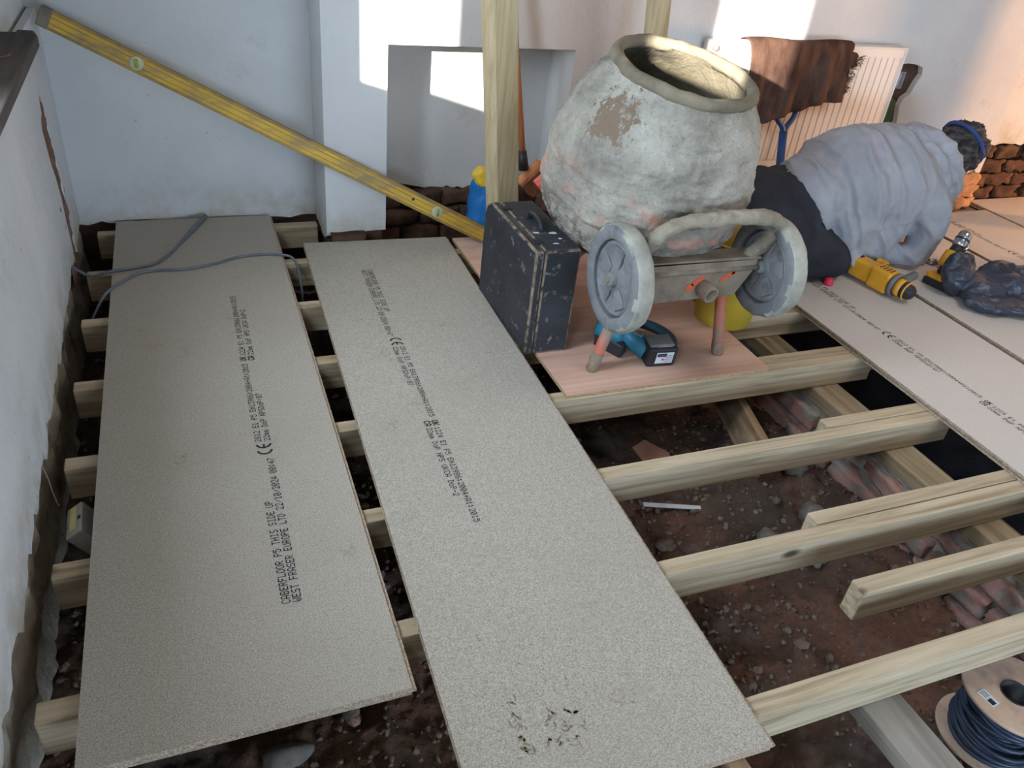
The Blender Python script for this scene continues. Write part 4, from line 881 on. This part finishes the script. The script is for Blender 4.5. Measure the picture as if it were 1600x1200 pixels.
# recess in the wall beside the radiator
bm = new_bm(); prism(bm, [(3.20, .30), (3.325, .30), (3.335, .42), (3.345, .50), (3.33, .57), (3.29, .585), (3.20, .56)], MXZ(3.105), .012); to_obj('green_patch', bm, 'green_paint', wall_back)
root = thing('back_box', 'galvanised socket box in the ragged hole right of the radiator', 'socket box', (3.265, 3.10, .635))
bm = new_bm(); box(bm, 3.215, 3.318, 3.092, 3.113, .632, .708); bmesh.ops.delete(bm, geom=[f for f in bm.faces if f.calc_center_median().y < 3.093], context='FACES'); bmesh.ops.solidify(bm, geom=bm.faces[:], thickness=.003); to_obj('box', bm, simple('galvanised_box', (170, 178, 188), (150, 158, 170), 20, .5, .2, .002), root)
bm = new_bm(); box(bm, 3.225, 3.31, 3.104, 3.108, .64, .70); to_obj('box_back', bm, simple('galvanised_back', (176, 186, 198), (150, 158, 172), 30, .5, .2, .002), root)

# ------------------------------------------------------------------ window sill with nail
bm = new_bm(); box(bm, -.450, -.350, 1.18, 2.84, .802, .838); box(bm, -.70, -.450, 1.325, 1.995, .97, .99)
bmesh.ops.recalc_face_normals(bm, faces=bm.faces)
bm.free(); bm = new_bm(); prism(bm, [(-.453, 1.18), (-.352, 1.18), (-.352, 2.74), (-.366, 2.80), (-.41, 2.805), (-.412, 2.775), (-.453, 2.77)], Matrix.Translation((0, 0, .801)), .034)
tag(to_obj('window_sill_board', bm, 'dark_sill', bevel=.005, segs=2), 'dark stained timber window board at the top of the left wall', 'window board')
bm = new_bm(); tube(bm, [(-.43, 2.42, .838), (-.405, 2.44, .8395), (-.388, 2.452, .842)], .0018, 8); lathe(bm, [(0, .002), (.0045, .002), (.0045, 0), (0, 0)], 10, frame_z((-.388, 2.452, .842), (.8, .5, .2))); tag(to_obj('nail', bm, 'nail'), 'bent rusty nail lying on the dark window board', 'nail')

# ------------------------------------------------------------------ junction box by the left wall
def make_box():
    P = V((-.366, 1.565, -.026)); a = math.radians(33); e1 = V((-.03, 1, 0)).normalized(); e2 = V((math.cos(a), 0, math.sin(a))); e2 = (e2-e1*e2.dot(e1)).normalized(); e3 = e1.cross(e2); e3 = e3 if e3.z < 0 else -e3
    L1, L2, L3 = .105, .043, .088
    root = thing('pattress_box', 'dirty white surface socket box dangling between the left wall and the sheet', 'socket box', P+e3*L3)
    R = Matrix((e1, e2, e3)).transposed()
    bm = new_bm(); obox(bm, P+e1*L1/2+e2*-L2/2+e3*L3/2+e2*L2, (L1, L2, L3), R) if False else obox(bm, P+e1*L1/2+e2*L2/2+e3*L3/2, (L1, L2, L3), R); to_obj('shell', bm, 'white_box', root, bevel=.004, segs=2)
    up = -e3
    bm = new_bm(); obox(bm, P+e1*L1*.55+e2*L2*.45+up*.0005, (L1*.75, .016, .0012), R); to_obj('yellow_mark', bm, 'yellow_tape', root)
    bm = new_bm(); obox(bm, P+e1*L1*.48+e2*L2*.86+up*.0005, (.011, .007, .0016), R); to_obj('knockout', bm, 'black_plastic', root)
    for t, s in ((.3, .3), (.7, .3), (.5, .6), (.25, .75), (.75, .75)):
        bm = new_bm(); m = frame_z(P+e1*L1*t+e3*L3*s-e2*.0002, -e2); lathe(bm, [(0, .0008), (.003, .0008)], 10, m); to_obj('screw_hole', bm, 'black_plastic', root)
make_box()

# ------------------------------------------------------------------ things lying in the void
bm = new_bm(); obox(bm, (1.315, .43, -.1265), (.112, .62, .05), Matrix.Rotation(.015, 3, 'Z')); tag(to_obj('timber_offcut', bm, 'greytimber', bevel=.003), 'dusty grey timber offcut propping the nearest joist beside the cable drum', 'timber')
bm = new_bm(); Rz = Matrix.Rotation(-.27, 3, 'Z'); obox(bm, (1.775, 1.93, -.215), (.032, .72, .13), Rz @ Matrix.Rotation(.15, 3, 'Y')); tag(to_obj('timber_offcut', bm, 'oldtimber', bevel=.003), 'old brown plank on edge in the earth beside the brick sleeper wall', 'timber')
z = soil_h(1.44, 1.62)+.014
bm = new_bm(); obox(bm, (1.445, 1.62, z), (.30, .017, .006), Matrix.Rotation(-.31, 3, 'Z') @ Matrix.Rotation(.03, 3, 'Y')); tag(to_obj('plastic_strip', bm, simple('white_plastic', (214, 212, 210), (196, 194, 194), 12, .4, 0), bevel=.001), 'narrow white plastic strip lying on the earth behind a joist', 'strip')
z = soil_h(1.44, 1.86)+.01
bm = new_bm(); M['card'] = simple('torn_card', (196, 152, 128), (172, 126, 102), 12, .9, .2, .002)
pts = [(1.375, 1.90, z+.03), (1.43, 1.915, z+.045), (1.455, 1.835, z+.012), (1.395, 1.82, z+.004), (1.50, 1.845, z+.025), (1.485, 1.79, z)]
add_mesh(bm, pts, [(0, 1, 2, 3), (2, 1, 4), (3, 2, 5), (2, 4, 5)]); bmesh.ops.solidify(bm, geom=bm.faces[:], thickness=.004); tag(to_obj('card_scrap', bm, 'card'), 'torn scrap of pinkish card on the earth in front of the plywood', 'card')
bm = new_bm(); z = soil_h(-.36, 1.55); obox(bm, (-.362, 1.52, z+.018), (.012, .10, .010), Matrix.Rotation(-.15, 3, 'Z')); tag(to_obj('mortar_sliver', bm, simple('mortar_sliver', (150, 146, 136), rough=.9), bevel=.002), 'pale sliver of broken plaster on the earth by the left wall', 'plaster scrap')
bm = new_bm(); obox(bm, (.842, .585, -.052), (.045, .17, .10), Matrix.Rotation(.05, 3, 'Z')); tag(to_obj('timber_offcut', bm, 'oldtimber', bevel=.003), 'short timber block under the near end of the centre sheet', 'timber')
def stone(c, r, mat, label, seed):
    bm = new_bm(); bmesh.ops.create_icosphere(bm, subdivisions=3, radius=1)
    for v in bm.verts:
        v.co = V((v.co.x*r[0], v.co.y*r[1], v.co.z*r[2])); v.co *= 1+.35*noise.fractal(v.co/max(r)*1.3+V((seed, seed, 0)), .6, 2, 4)
    bmesh.ops.translate(bm, vec=V((c[0], c[1], soil_h(c[0], c[1])+r[2]*.5)), verts=bm.verts)
    tag(to_obj('stone', bm, mat, smooth=True), label, 'stone', 'stones on the earth')
stone((.05, 1.075), (.05, .03, .03), 'stone', 'flat grey stone below the near end of the left sheet', 1)
stone((.21, 1.15), (.02, .035, .014), 'brick', 'reddish brick chip below the near end of the left sheet', 2)
stone((1.22, .62), (.035, .03, .02), 'pebble', 'brown clod beside the dusty timber offcut', 3)
stone((1.62, 1.40), (.045, .035, .025), 'stone', 'grey lump beside the sleeper wall behind the lapped joist', 4)
stone((1.80, 1.42), (.05, .045, .03), 'stone', 'larger grey lump against the sleeper wall bricks', 5)
stone((1.70, 1.28), (.035, .04, .02), 'stone', 'rounded grey stone just behind the lapped joist end', 6)
stone((1.86, 1.62), (.045, .05, .03), 'stone', 'grey mortar lump at the foot of the sleeper wall near the old plank', 7)
stone((1.30, 1.50), (.03, .025, .015), 'pebble', 'brown clod near the white plastic strip', 8)
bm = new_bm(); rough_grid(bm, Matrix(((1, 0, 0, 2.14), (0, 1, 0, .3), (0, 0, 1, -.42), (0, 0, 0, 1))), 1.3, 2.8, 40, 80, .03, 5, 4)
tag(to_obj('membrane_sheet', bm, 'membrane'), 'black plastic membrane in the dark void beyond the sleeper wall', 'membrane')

# ------------------------------------------------------------------ cable drum
def make_drum():
    cx, cy = 1.705, .615; zb = -.332; root = thing('cable_drum', 'wooden cable drum wound with dark blue cable below the nearest joist', 'cable drum', (cx, cy, zb))
    m = Matrix.Translation((cx, cy, zb))
    for z0, z1 in ((0, .009), (.165, .174)):
        bm = new_bm(); lathe(bm, [(.036, z0), (.119, z0), (.121, z0+.002), (.121, z1-.002), (.119, z1), (.036, z1), (.036, z0)], 64, m); fl = to_obj('flange', bm, 'drum_wood', root)
        for f in fl.data.polygons: f.use_smooth = False
    bm = new_bm(); lathe(bm, [(.037, .0), (.037, .176), (.034, .176), (.034, .0)], 32, m); to_obj('core_tube', bm, 'black_plastic', root)
    rnd = random.Random(5); k = 0
    for layer, r in enumerate((.070, .082, .092)):
        n = 13
        for i in range(n):
            z = .018+i*(.140/(n-1)); bm = new_bm(); ph = rnd.uniform(0, 6); dz = rnd.uniform(.004, .022)*(1 if layer == 2 else .5); rj = rnd.uniform(-.004, .004)
            pts = []
            for q in range(33):
                a = 2*PI*q/32; zz = min(.158, max(.016, z+dz*math.sin(a+ph))); pts.append((cx+(r+rj+.003*math.sin(2*a+ph))*math.cos(a), cy+(r+rj+.003*math.sin(2*a+ph))*math.sin(a), zb+zz))
            if layer < 2 and i % 2: bm.free(); continue
            tube(bm, pts, .0062, 8, False); to_obj('cable_turn', bm, 'navy_cable', root)
    a = math.radians(172); c = V((cx+.082*math.cos(a), cy+.082*math.sin(a), zb+.1745)); R = Matrix.Rotation(a+PI/2+.25, 3, 'Z')
    bm = new_bm(); obox(bm, c, (.044, .026, .0008), R); st = to_obj('paper_label', bm, 'sticker', root)
    bm = new_bm(); obox(bm, c+R @ V((.011, -.003, .0006)), (.016, .014, .0006), R); to_obj('label_print', bm, 'ink', root)
    for j in range(3):
        bm = new_bm(); obox(bm, c+R @ V((-.011, .006-.006*j, .0006)), (.018, .0016, .0006), R); to_obj('label_print', bm, 'ink', root)
make_drum()
# ------------------------------------------------------------------ person kneeling and leaning forward
M['hoodie'] = simple('grey_sweatshirt', (150, 152, 160), (166, 168, 176), 5, .95, .35, .004, 60, spec=.1)
def m_hoodie():
    m, t, b = nt('grey_sweatshirt'); vec = coords(t, vary=False)
    f = noise_n(t, vec, 5, 5, .6); t.links.new(ramp(t, f, [(.35, (148, 150, 158)), (.68, (166, 168, 176))]), b.inputs['Base Color'])
    b.inputs['Roughness'].default_value = .95; b.inputs['Specular IOR Level'].default_value = .1
    mp = N(t, 'ShaderNodeMapping'); mp.inputs['Rotation'].default_value = (0, math.radians(34), math.radians(12)); t.links.new(vec, mp.inputs[0])
    wv = N(t, 'ShaderNodeTexWave', wave_type='BANDS', bands_direction='X'); wv.inputs['Scale'].default_value = 3.4; wv.inputs['Distortion'].default_value = 5.5; wv.inputs['Detail'].default_value = 2.5; wv.inputs['Detail Scale'].default_value = 1.1
    t.links.new(mp.outputs[0], wv.inputs['Vector']); pw = N(t, 'ShaderNodeMath', operation='POWER'); pw.inputs[1].default_value = 2.2; t.links.new(wv.outputs['Fac'], pw.inputs[0])
    g = noise_n(t, vec, 150, 3, .6); ml = N(t, 'ShaderNodeMath', operation='MULTIPLY_ADD'); ml.inputs[1].default_value = .05; t.links.new(g, ml.inputs[0]); t.links.new(pw.outputs[0], ml.inputs[2])
    bump(t, b, ml.outputs[0], .55, .022); return m
M['hoodie'] = m_hoodie()
M['trousers'] = simple('black_work_trousers', (44, 44, 50), (58, 58, 64), 8, .9, .4, .004, 60, spec=.15)
M['skin'] = simple('skin', (196, 142, 118), (208, 158, 136), 14, .55, .1, .001)
M['hair'] = simple('dark_greying_hair', (40, 36, 36), (92, 90, 92), 26, .8, .9, .012, 40, stretch=(1, .5, 2), lo=.42, hi=.72)
M['band'] = simple('blue_strap', (44, 72, 132), (36, 60, 112), 10, .7, .1, .001)
M['boot'] = simple('dark_boot_leather', (56, 50, 46), (72, 64, 58), 10, .7, .3, .003)
def make_person():
    root = thing('person', 'person in a grey hooded top and black trousers kneeling and bending low over the boards', 'person', (2.5, 2.5, .022))
    hd = V((3.228, 2.575, .468))
    fw = V((.78, .10, -.62)).normalized(); up = V((.60, .05, .80)); up = (up-fw*up.dot(fw)).normalized(); sd = fw.cross(up)
    H = Matrix((fw, sd, up)).transposed()
    hp = lambda f, s, u: hd+fw*f+sd*s+up*u
    # hands
    def hand(wr, fwd, side, curl):
        w = V(wr); f = V(fwd).normalized(); s = V(side); s = (s-f*s.dot(f)).normalized(); n = f.cross(s); n = n if n.z > 0 else -n
        sp = [('e', w+f*.045, (.046, .040, .016), Matrix((f, s, n)).transposed()), ('t', [w-f*.02, w+f*.02], [.027, .026])]
        for k, (o, l) in enumerate(((-.030, .070), (-.010, .082), (.011, .076), (.030, .058))):
            b = w+f*.078+s*o; sp.append(('t', [b-f*.02, b+f*l*.4+n*.006, b+f*l*.75-n*.004*curl, b+f*l-n*.016*curl], [.0095, .009, .0085, .007]))
        sp.append(('t', [w+f*.02-s*.028, w+f*.045-s*.052, w+f*.072-s*.062-n*.006], [.012, .0105, .008])); return sp
    body = [('e', hp(0, 0, .01), (.092, .074, .110), H), ('e', hp(.035, 0, -.045), (.062, .056, .075), H), ('e', hp(.098, 0, -.012), (.018, .013, .024), H),
            ('e', hp(.085, 0, .018), (.016, .05, .012), H), ('e', hp(.088, 0, -.052), (.012, .024, .010), H), ('e', hp(.078, 0, -.092), (.022, .026, .02), H),
            ('e', hp(-.005, .076, -.005), (.022, .012, .032), H), ('e', hp(-.005, -.076, -.005), (.022, .012, .032), H),
            ('t', [hp(-.02, 0, -.04), V((3.10, 2.575, .455)), V((2.98, 2.565, .42))], [.055, .058, .07]),
            ('t', [V((3.0, 2.565, .38)), V((2.8, 2.55, .37)), V((2.55, 2.53, .35)), V((2.25, 2.52, .28))], [.13, .14, .13, .14]),
            ('t', [V((2.94, 2.47, .37)), V((2.985, 2.42, .22)), V((2.98, 2.40, .085))], [.055, .048, .042]), ('t', [V((2.98, 2.40, .085)), V((2.91, 2.43, .065)), V((2.85, 2.46, .055))], [.04, .034, .027]),
            ('t', [V((2.94, 2.68, .37)), V((3.0, 2.74, .22)), V((3.0, 2.75, .10))], [.055, .048, .042]), ('t', [V((3.0, 2.75, .10)), V((3.05, 2.72, .07)), V((3.09, 2.68, .05))], [.04, .034, .027]),
            ('t', [V((2.22, 2.43, .25)), V((2.36, 2.40, .17)), V((2.49, 2.385, .10))], [.085, .075, .06]), ('t', [V((2.49, 2.385, .095)), V((2.3, 2.375, .085)), V((2.08, 2.37, .08))], [.055, .05, .04]),
            ('t', [V((2.22, 2.61, .25)), V((2.36, 2.66, .17)), V((2.49, 2.68, .10))], [.085, .075, .06]), ('t', [V((2.49, 2.68, .095)), V((2.3, 2.69, .085)), V((2.08, 2.70, .08))], [.055, .05, .04])]
    body += hand((2.85, 2.46, .052), (-.9, .3, -.05), (-.3, -.9, 0), 1) + hand((3.09, 2.68, .048), (.6, -.7, -.1), (.7, .6, 0), 1)
    lump('body', body, 'skin', root, .0085, 3)
    for s in (-1, 1):
        bm = new_bm(); ellipsoid(bm, hp(.083, .03*s, .008), (.010, .013, .008), H, 12, 8); to_obj('eye', bm, simple('eye_white', (210, 205, 200), rough=.3, bmp=0), root)
    # hair swept into short layers
    hair = [('e', hp(-.018, 0, .035), (.118, .104, .116), H), ('e', hp(-.055, 0, -.005), (.085, .094, .105), H), ('e', hp(-.065, .0, .06), (.06, .07, .055), H), ('e', hp(.03, .02, .085), (.075, .065, .045), H), ('e', hp(-.03, -.05, -.03), (.06, .045, .075), H), ('e', hp(-.06, -.01, -.07), (.045, .06, .05), H)]
    lump('hair', hair, 'hair', root, .008, 3, lambda p: noise.fractal(V((p.x*34, p.y*20, p.z*34)), .6, 2, 5)*.016)
    bm = new_bm(); ring = []
    for k in range(41):
        a = 2*PI*k/40; c = hp(-.022+.117*math.cos(a)*.97, .104*math.sin(a), .052-.03*math.cos(a)); ring.append(c)
    tube(bm, ring, .009, 8, False, flat=.45); to_obj('head_strap', bm, 'band', root)['label'] = 'blue strap round the head'
    # hooded top
    Rt = Matrix.Rotation(-.05, 3, 'Y')
    hood = [('e', (2.40, 2.515, .345), (.20, .18, .165)), ('e', (2.60, 2.535, .375), (.24, .23, .24)), ('e', (2.76, 2.545, .38), (.22, .24, .24)), ('e', (2.88, 2.555, .39), (.16, .225, .20)),
            ('e', (2.58, 2.46, .25), (.17, .15, .18)), ('e', (2.72, 2.44, .20), (.16, .12, .16)), ('e', (2.70, 2.455, .135), (.12, .085, .11)), ('e', (2.60, 2.42, .14), (.12, .09, .12)), ('e', (2.82, 2.47, .24), (.13, .12, .16)),
            ('t', [V((2.90, 2.45, .40)), V((2.985, 2.40, .29)), V((3.005, 2.385, .18)), V((2.985, 2.385, .095))], [.115, .092, .075, .062]),
            ('t', [V((2.985, 2.385, .092)), V((2.93, 2.41, .080)), V((2.87, 2.44, .068))], [.060, .052, .042]),
            ('t', [V((2.92, 2.69, .38)), V((3.0, 2.74, .24)), V((3.0, 2.75, .11))], [.115, .085, .065]), ('t', [V((3.0, 2.75, .11)), V((3.04, 2.72, .08)), V((3.07, 2.69, .062))], [.06, .05, .04])]
    def folds(p):
        a = p.x*.80+p.z*.62-(p.y-2.5)*.25
        f = -abs(math.sin(a*17+noise.noise(p*4)*2.6))**.5*.017+.011
        g = noise.fractal(V((p.x*7, p.y*6, p.z*5)), .7, 2, 4)*.014
        k = math.exp(-((p.x-2.55)/.18)**2)
        return f*(.40+.75*k)+g*.8
    ht = lump('hooded_top', hood, 'hoodie', root, .0085, 8, folds)
    b2 = bmesh.new(); b2.from_mesh(ht.data); mi = root.matrix_basis.inverted()
    bmesh.ops.bisect_plane(b2, geom=b2.verts[:]+b2.edges[:]+b2.faces[:], plane_co=mi @ V((2.255, 2.50, .40)), plane_no=V((-.655, .10, -.75)), clear_outer=True)
    ed = [e for e in b2.edges if e.is_boundary]; r_ = bmesh.ops.extrude_edge_only(b2, edges=ed); vs = [v for v in r_['geom'] if isinstance(v, bmesh.types.BMVert)]
    cc = sum((v.co for v in vs), V())/len(vs)
    for v in vs: v.co = v.co+(cc-v.co)*.10+V((.01, 0, .01))
    b2.to_mesh(ht.data); b2.free()
    for f in ht.data.polygons: f.use_smooth = True
    hs = [('t', [V((2.985, 2.71, .46)), V((2.96, 2.63, .55)), V((2.985, 2.53, .565)), V((3.035, 2.45, .49)), V((3.075, 2.42, .385)), V((3.055, 2.43, .28))], [.04, .052, .058, .060, .056, .038]),
          ('t', [V((2.875, 2.66, .55)), V((2.885, 2.53, .585)), V((2.945, 2.42, .50)), V((3.005, 2.395, .37)), V((3.02, 2.41, .28))], [.03, .040, .044, .043, .03])]
    lump('hood', hs, 'hoodie', root, .009, 5, lambda p: -abs(math.sin(p.z*30+p.y*34+noise.noise(p*6)*2))**.6*.008+noise.fractal(p*9, .7, 2, 4)*.012)
    tr = [('e', (2.16, 2.52, .285), (.185, .19, .17)), ('e', (2.30, 2.52, .30), (.17, .185, .16)), ('t', [V((2.20, 2.43, .24)), V((2.36, 2.395, .17)), V((2.50, 2.38, .108))], [.12, .105, .082]), ('t', [V((2.50, 2.38, .106)), V((2.30, 2.375, .098)), V((2.06, 2.37, .09))], [.080, .072, .060]),
          ('t', [V((2.20, 2.61, .24)), V((2.36, 2.65, .17)), V((2.50, 2.675, .108))], [.12, .105, .082]), ('t', [V((2.50, 2.675, .106)), V((2.30, 2.685, .098)), V((2.06, 2.69, .09))], [.080, .072, .060]), ('e', (2.40, 2.45, .20), (.11, .10, .12))]
    lump('trousers', tr, 'trousers', root, .011, 5, lambda p: noise.fractal(p*7, .7, 2, 4)*.008)
    for y in (2.37, 2.69):
        lump('boot', [('t', [V((2.07, y, .085)), V((2.01, y, .082))], [.055, .05]), ('t', [V((2.0, y, .085)), V((1.965, y, .06))], [.05, .04]), ('e', (1.985, y, .062), (.045, .046, .035))], 'boot', root, .008, 3)
make_person()

# ------------------------------------------------------------------ rotary hammer
def make_hammer():
    root = thing('rotary_hammer', 'yellow and black rotary hammer drill lying on the boards beside the kneeling person', 'rotary hammer', (2.66, 2.24, .022))
    A, B = V((2.632, 2.365, .080)), V((2.692, 2.100, .070)); d = (B-A).normalized(); n = V((0, 0, 1)); s = d.cross(n).normalized(); s = s if s.x > 0 else -s; u = s.cross(d); u = u if u.z > 0 else -u
    R = Matrix((d, s, u)).transposed(); L = (B-A).length
    at = lambda t, a=0, b=0: A+d*L*t+s*a+u*b
    bm = new_bm(); obox(bm, at(.20), (.115, .075, .082), R); to_obj('motor_housing', bm, 'yellow_tool', root, bevel=.014, segs=3)
    bm = new_bm(); obox(bm, at(.53, -.002, .002), (.095, .082, .092), R); gh = to_obj('gear_housing', bm, 'yellow_tool', root, bevel=.012, segs=3)
    for k in range(4):
        bm = new_bm(); obox(bm, at(.46+.06*k, -.006, .0485), (.005, .038, .002), R); to_obj('vent_slot', bm, 'black_plastic', gh)
    bm = new_bm(); obox(bm, at(.05, .0, .0435), (.022, .022, .003), R); to_obj('switch_plate', bm, 'black_plastic', root)
    m = frame_z(at(.70), d)
    for nm, mt, pr in (('collar', 'black_plastic', [(0, 0), (.043, 0), (.044, .004), (.043, .026), (0, .026)]), ('nose', 'yellow_tool', [(0, .026), (.039, .026), (.035, .052), (0, .052)]), ('chuck', 'black_plastic', [(0, .05), (.034, .05), (.037, .056), (.037, .066), (.032, .070), (.031, .086), (.022, .098), (0, .10)])):
        bm = new_bm(); lathe(bm, pr, 28, m); to_obj(nm, bm, mt, root)
    bm = new_bm(); lathe(bm, [(.0375, .067), (.039, .068), (.039, .072), (.034, .073)], 28, m); to_obj('chuck_ring', bm, 'yellow_tool', root)
    # side handle
    bm = new_bm(); h = smooth_path([at(.74, .03, .0), at(.72, .07, .0), at(.70, .10, .002), at(.68, .165, .004)], 4); tube(bm, h, [.020]*4+[.019]*5+[.0185]*4, 14); to_obj('side_handle', bm, 'tool_grey', root)
    bm = new_bm(); lathe(bm, [(.040, 0), (.050, .0), (.052, .006), (.050, .018), (.040, .018)], 28, frame_z(at(.72), d)); to_obj('handle_clamp', bm, 'tool_grey', root)
    bm = new_bm(); tube(bm, smooth_path([at(.05, .035, 0), at(.02, .075, .0), at(.10, .105, .0), at(.28, .105, .0), at(.42, .085, .0), at(.47, .04, .0)], 6), .018, 12); to_obj('rear_grip', bm, 'black_plastic', root)
    bm = new_bm(); tube(bm, smooth_path([at(.12, .108, .008), at(.20, .112, .008), at(.29, .108, .008)], 5), .0185, 12); to_obj('grip_panel', bm, 'yellow_tool', root)
    bm = new_bm(); tube(bm, smooth_path([at(.40, .060, -.005), at(.55, .070, -.01), at(.66, .06, -.01)], 5), .024, 12); to_obj('motor_tail', bm, 'tool_grey', root)
make_hammer()
# cable tie / plug
bm = new_bm(); m = Matrix.Translation((2.462, 2.312, .0225)); lathe(bm, [(0, .030), (.012, .030), (.018, .024), (.019, .012), (.022, .010), (.022, 0), (0, 0)], 20, m); tag(to_obj('plastic_token', bm, simple('pink_red_plastic', (206, 52, 78), rough=.5, bmp=0)), 'small pinkish-red plastic piece on the boards by the knee', 'plastic piece')

# ------------------------------------------------------------------ cordless drill under a bag
def make_drill():
    root = thing('cordless_drill', 'cordless drill with a bright chrome chuck poking out of the black bag', 'drill', (2.99, 2.22, .0225))
    bm = new_bm(); obox(bm, (2.985, 2.205, .038), (.085, .12, .032), Matrix.Rotation(.2, 3, 'Z')); to_obj('battery', bm, 'black_plastic', root, bevel=.005)
    bm = new_bm(); obox(bm, (2.985, 2.205, .066), (.078, .108, .026), Matrix.Rotation(.2, 3, 'Z')); to_obj('battery_top', bm, 'yellow_tool', root, bevel=.006)
    bm = new_bm(); tube(bm, [(2.99, 2.215, .07), (3.01, 2.225, .13)], [.026, .024], 14); to_obj('grip', bm, 'black_plastic', root)
    a, b = V((3.005, 2.225, .125)), V((3.085, 2.255, .245)); d = (b-a).normalized(); m = frame_z(a, d)
    bm = new_bm(); lathe(bm, [(0, -.03), (.034, -.02), (.036, .02), (.034, .045), (0, .05)], 24, m); to_obj('body', bm, 'yellow_tool', root)
    bm = new_bm(); lathe(bm, [(.024, .045), (.026, .05), (.024, .075), (.020, .08)], 24, m); to_obj('clutch_collar', bm, 'black_plastic', root)
    bm = new_bm(); lathe(bm, [(0, .075), (.026, .076), (.029, .082), (.030, .108), (.029, .112), (.027, .116), (.0285, .120), (.027, .140), (.018, .152), (.008, .154), (.008, .146), (0, .146)], 32, m); to_obj('chuck', bm, 'steel', root)
    bm = new_bm(); lathe(bm, [(.0305, .106), (.0312, .108), (.0312, .112), (.0305, .114)], 32, m); to_obj('chuck_ring', bm, 'black_plastic', root)
    bm = new_bm(); tube(bm, [V((3.03, 2.20, .18)), V((3.045, 2.19, .215))], .006, 8); to_obj('belt_clip', bm, 'steel', root)
make_drill()
def bag_disp(p):
    q = p+V((noise.noise(p*5), noise.noise(p*5+V((7, 1, 3))), 0))*.05
    r1 = 1-abs(noise.noise(V((q.x*8+q.y*9, q.y*4-q.x*3, q.z*9))))*2.6; r2 = 1-abs(noise.noise(V((q.x*24, q.y*15, q.z*22+3))))*2.4
    return max(r1, -.8)*.016+max(r2, -.6)*.006-.012
o = lump('plastic_bag', [('e', (2.985, 2.135, .10), (.08, .06, .085)), ('e', (2.952, 2.155, .135), (.045, .035, .078)), ('e', (3.02, 2.165, .12), (.06, .05, .07)), ('e', (3.08, 2.08, .075), (.12, .10, .05)), ('e', (3.20, 2.08, .095), (.12, .11, .07)), ('e', (3.36, 2.04, .085), (.16, .13, .065)), ('e', (3.05, 2.00, .055), (.14, .10, .030)), ('e', (3.25, 1.95, .055), (.22, .11, .030))], 'bag', None, .0058, 2, bag_disp)
tag(o, 'crumpled black plastic bag half covering the drill at the right edge', 'bag')
# scatter of screws
bm = new_bm(); rnd = random.Random(9)
for k in range(60):
    x, y = rnd.gauss(3.16, .035), rnd.gauss(2.40, .045); a = rnd.uniform(0, 6); l = rnd.uniform(.014, .026)
    p = V((x, y, .0245+rnd.uniform(0, .006))); q = p+V((math.cos(a)*l, math.sin(a)*l, rnd.uniform(0, .005))); tube(bm, [p, q], [.0018, .0009], 5); tube(bm, [p, p+(p-q)*.08], [.0036, .0036], 6)
tag(to_obj('screw_heap', bm, 'screw'), 'scatter of small dark screws on the boards by the elbow', 'screws', kind='stuff')
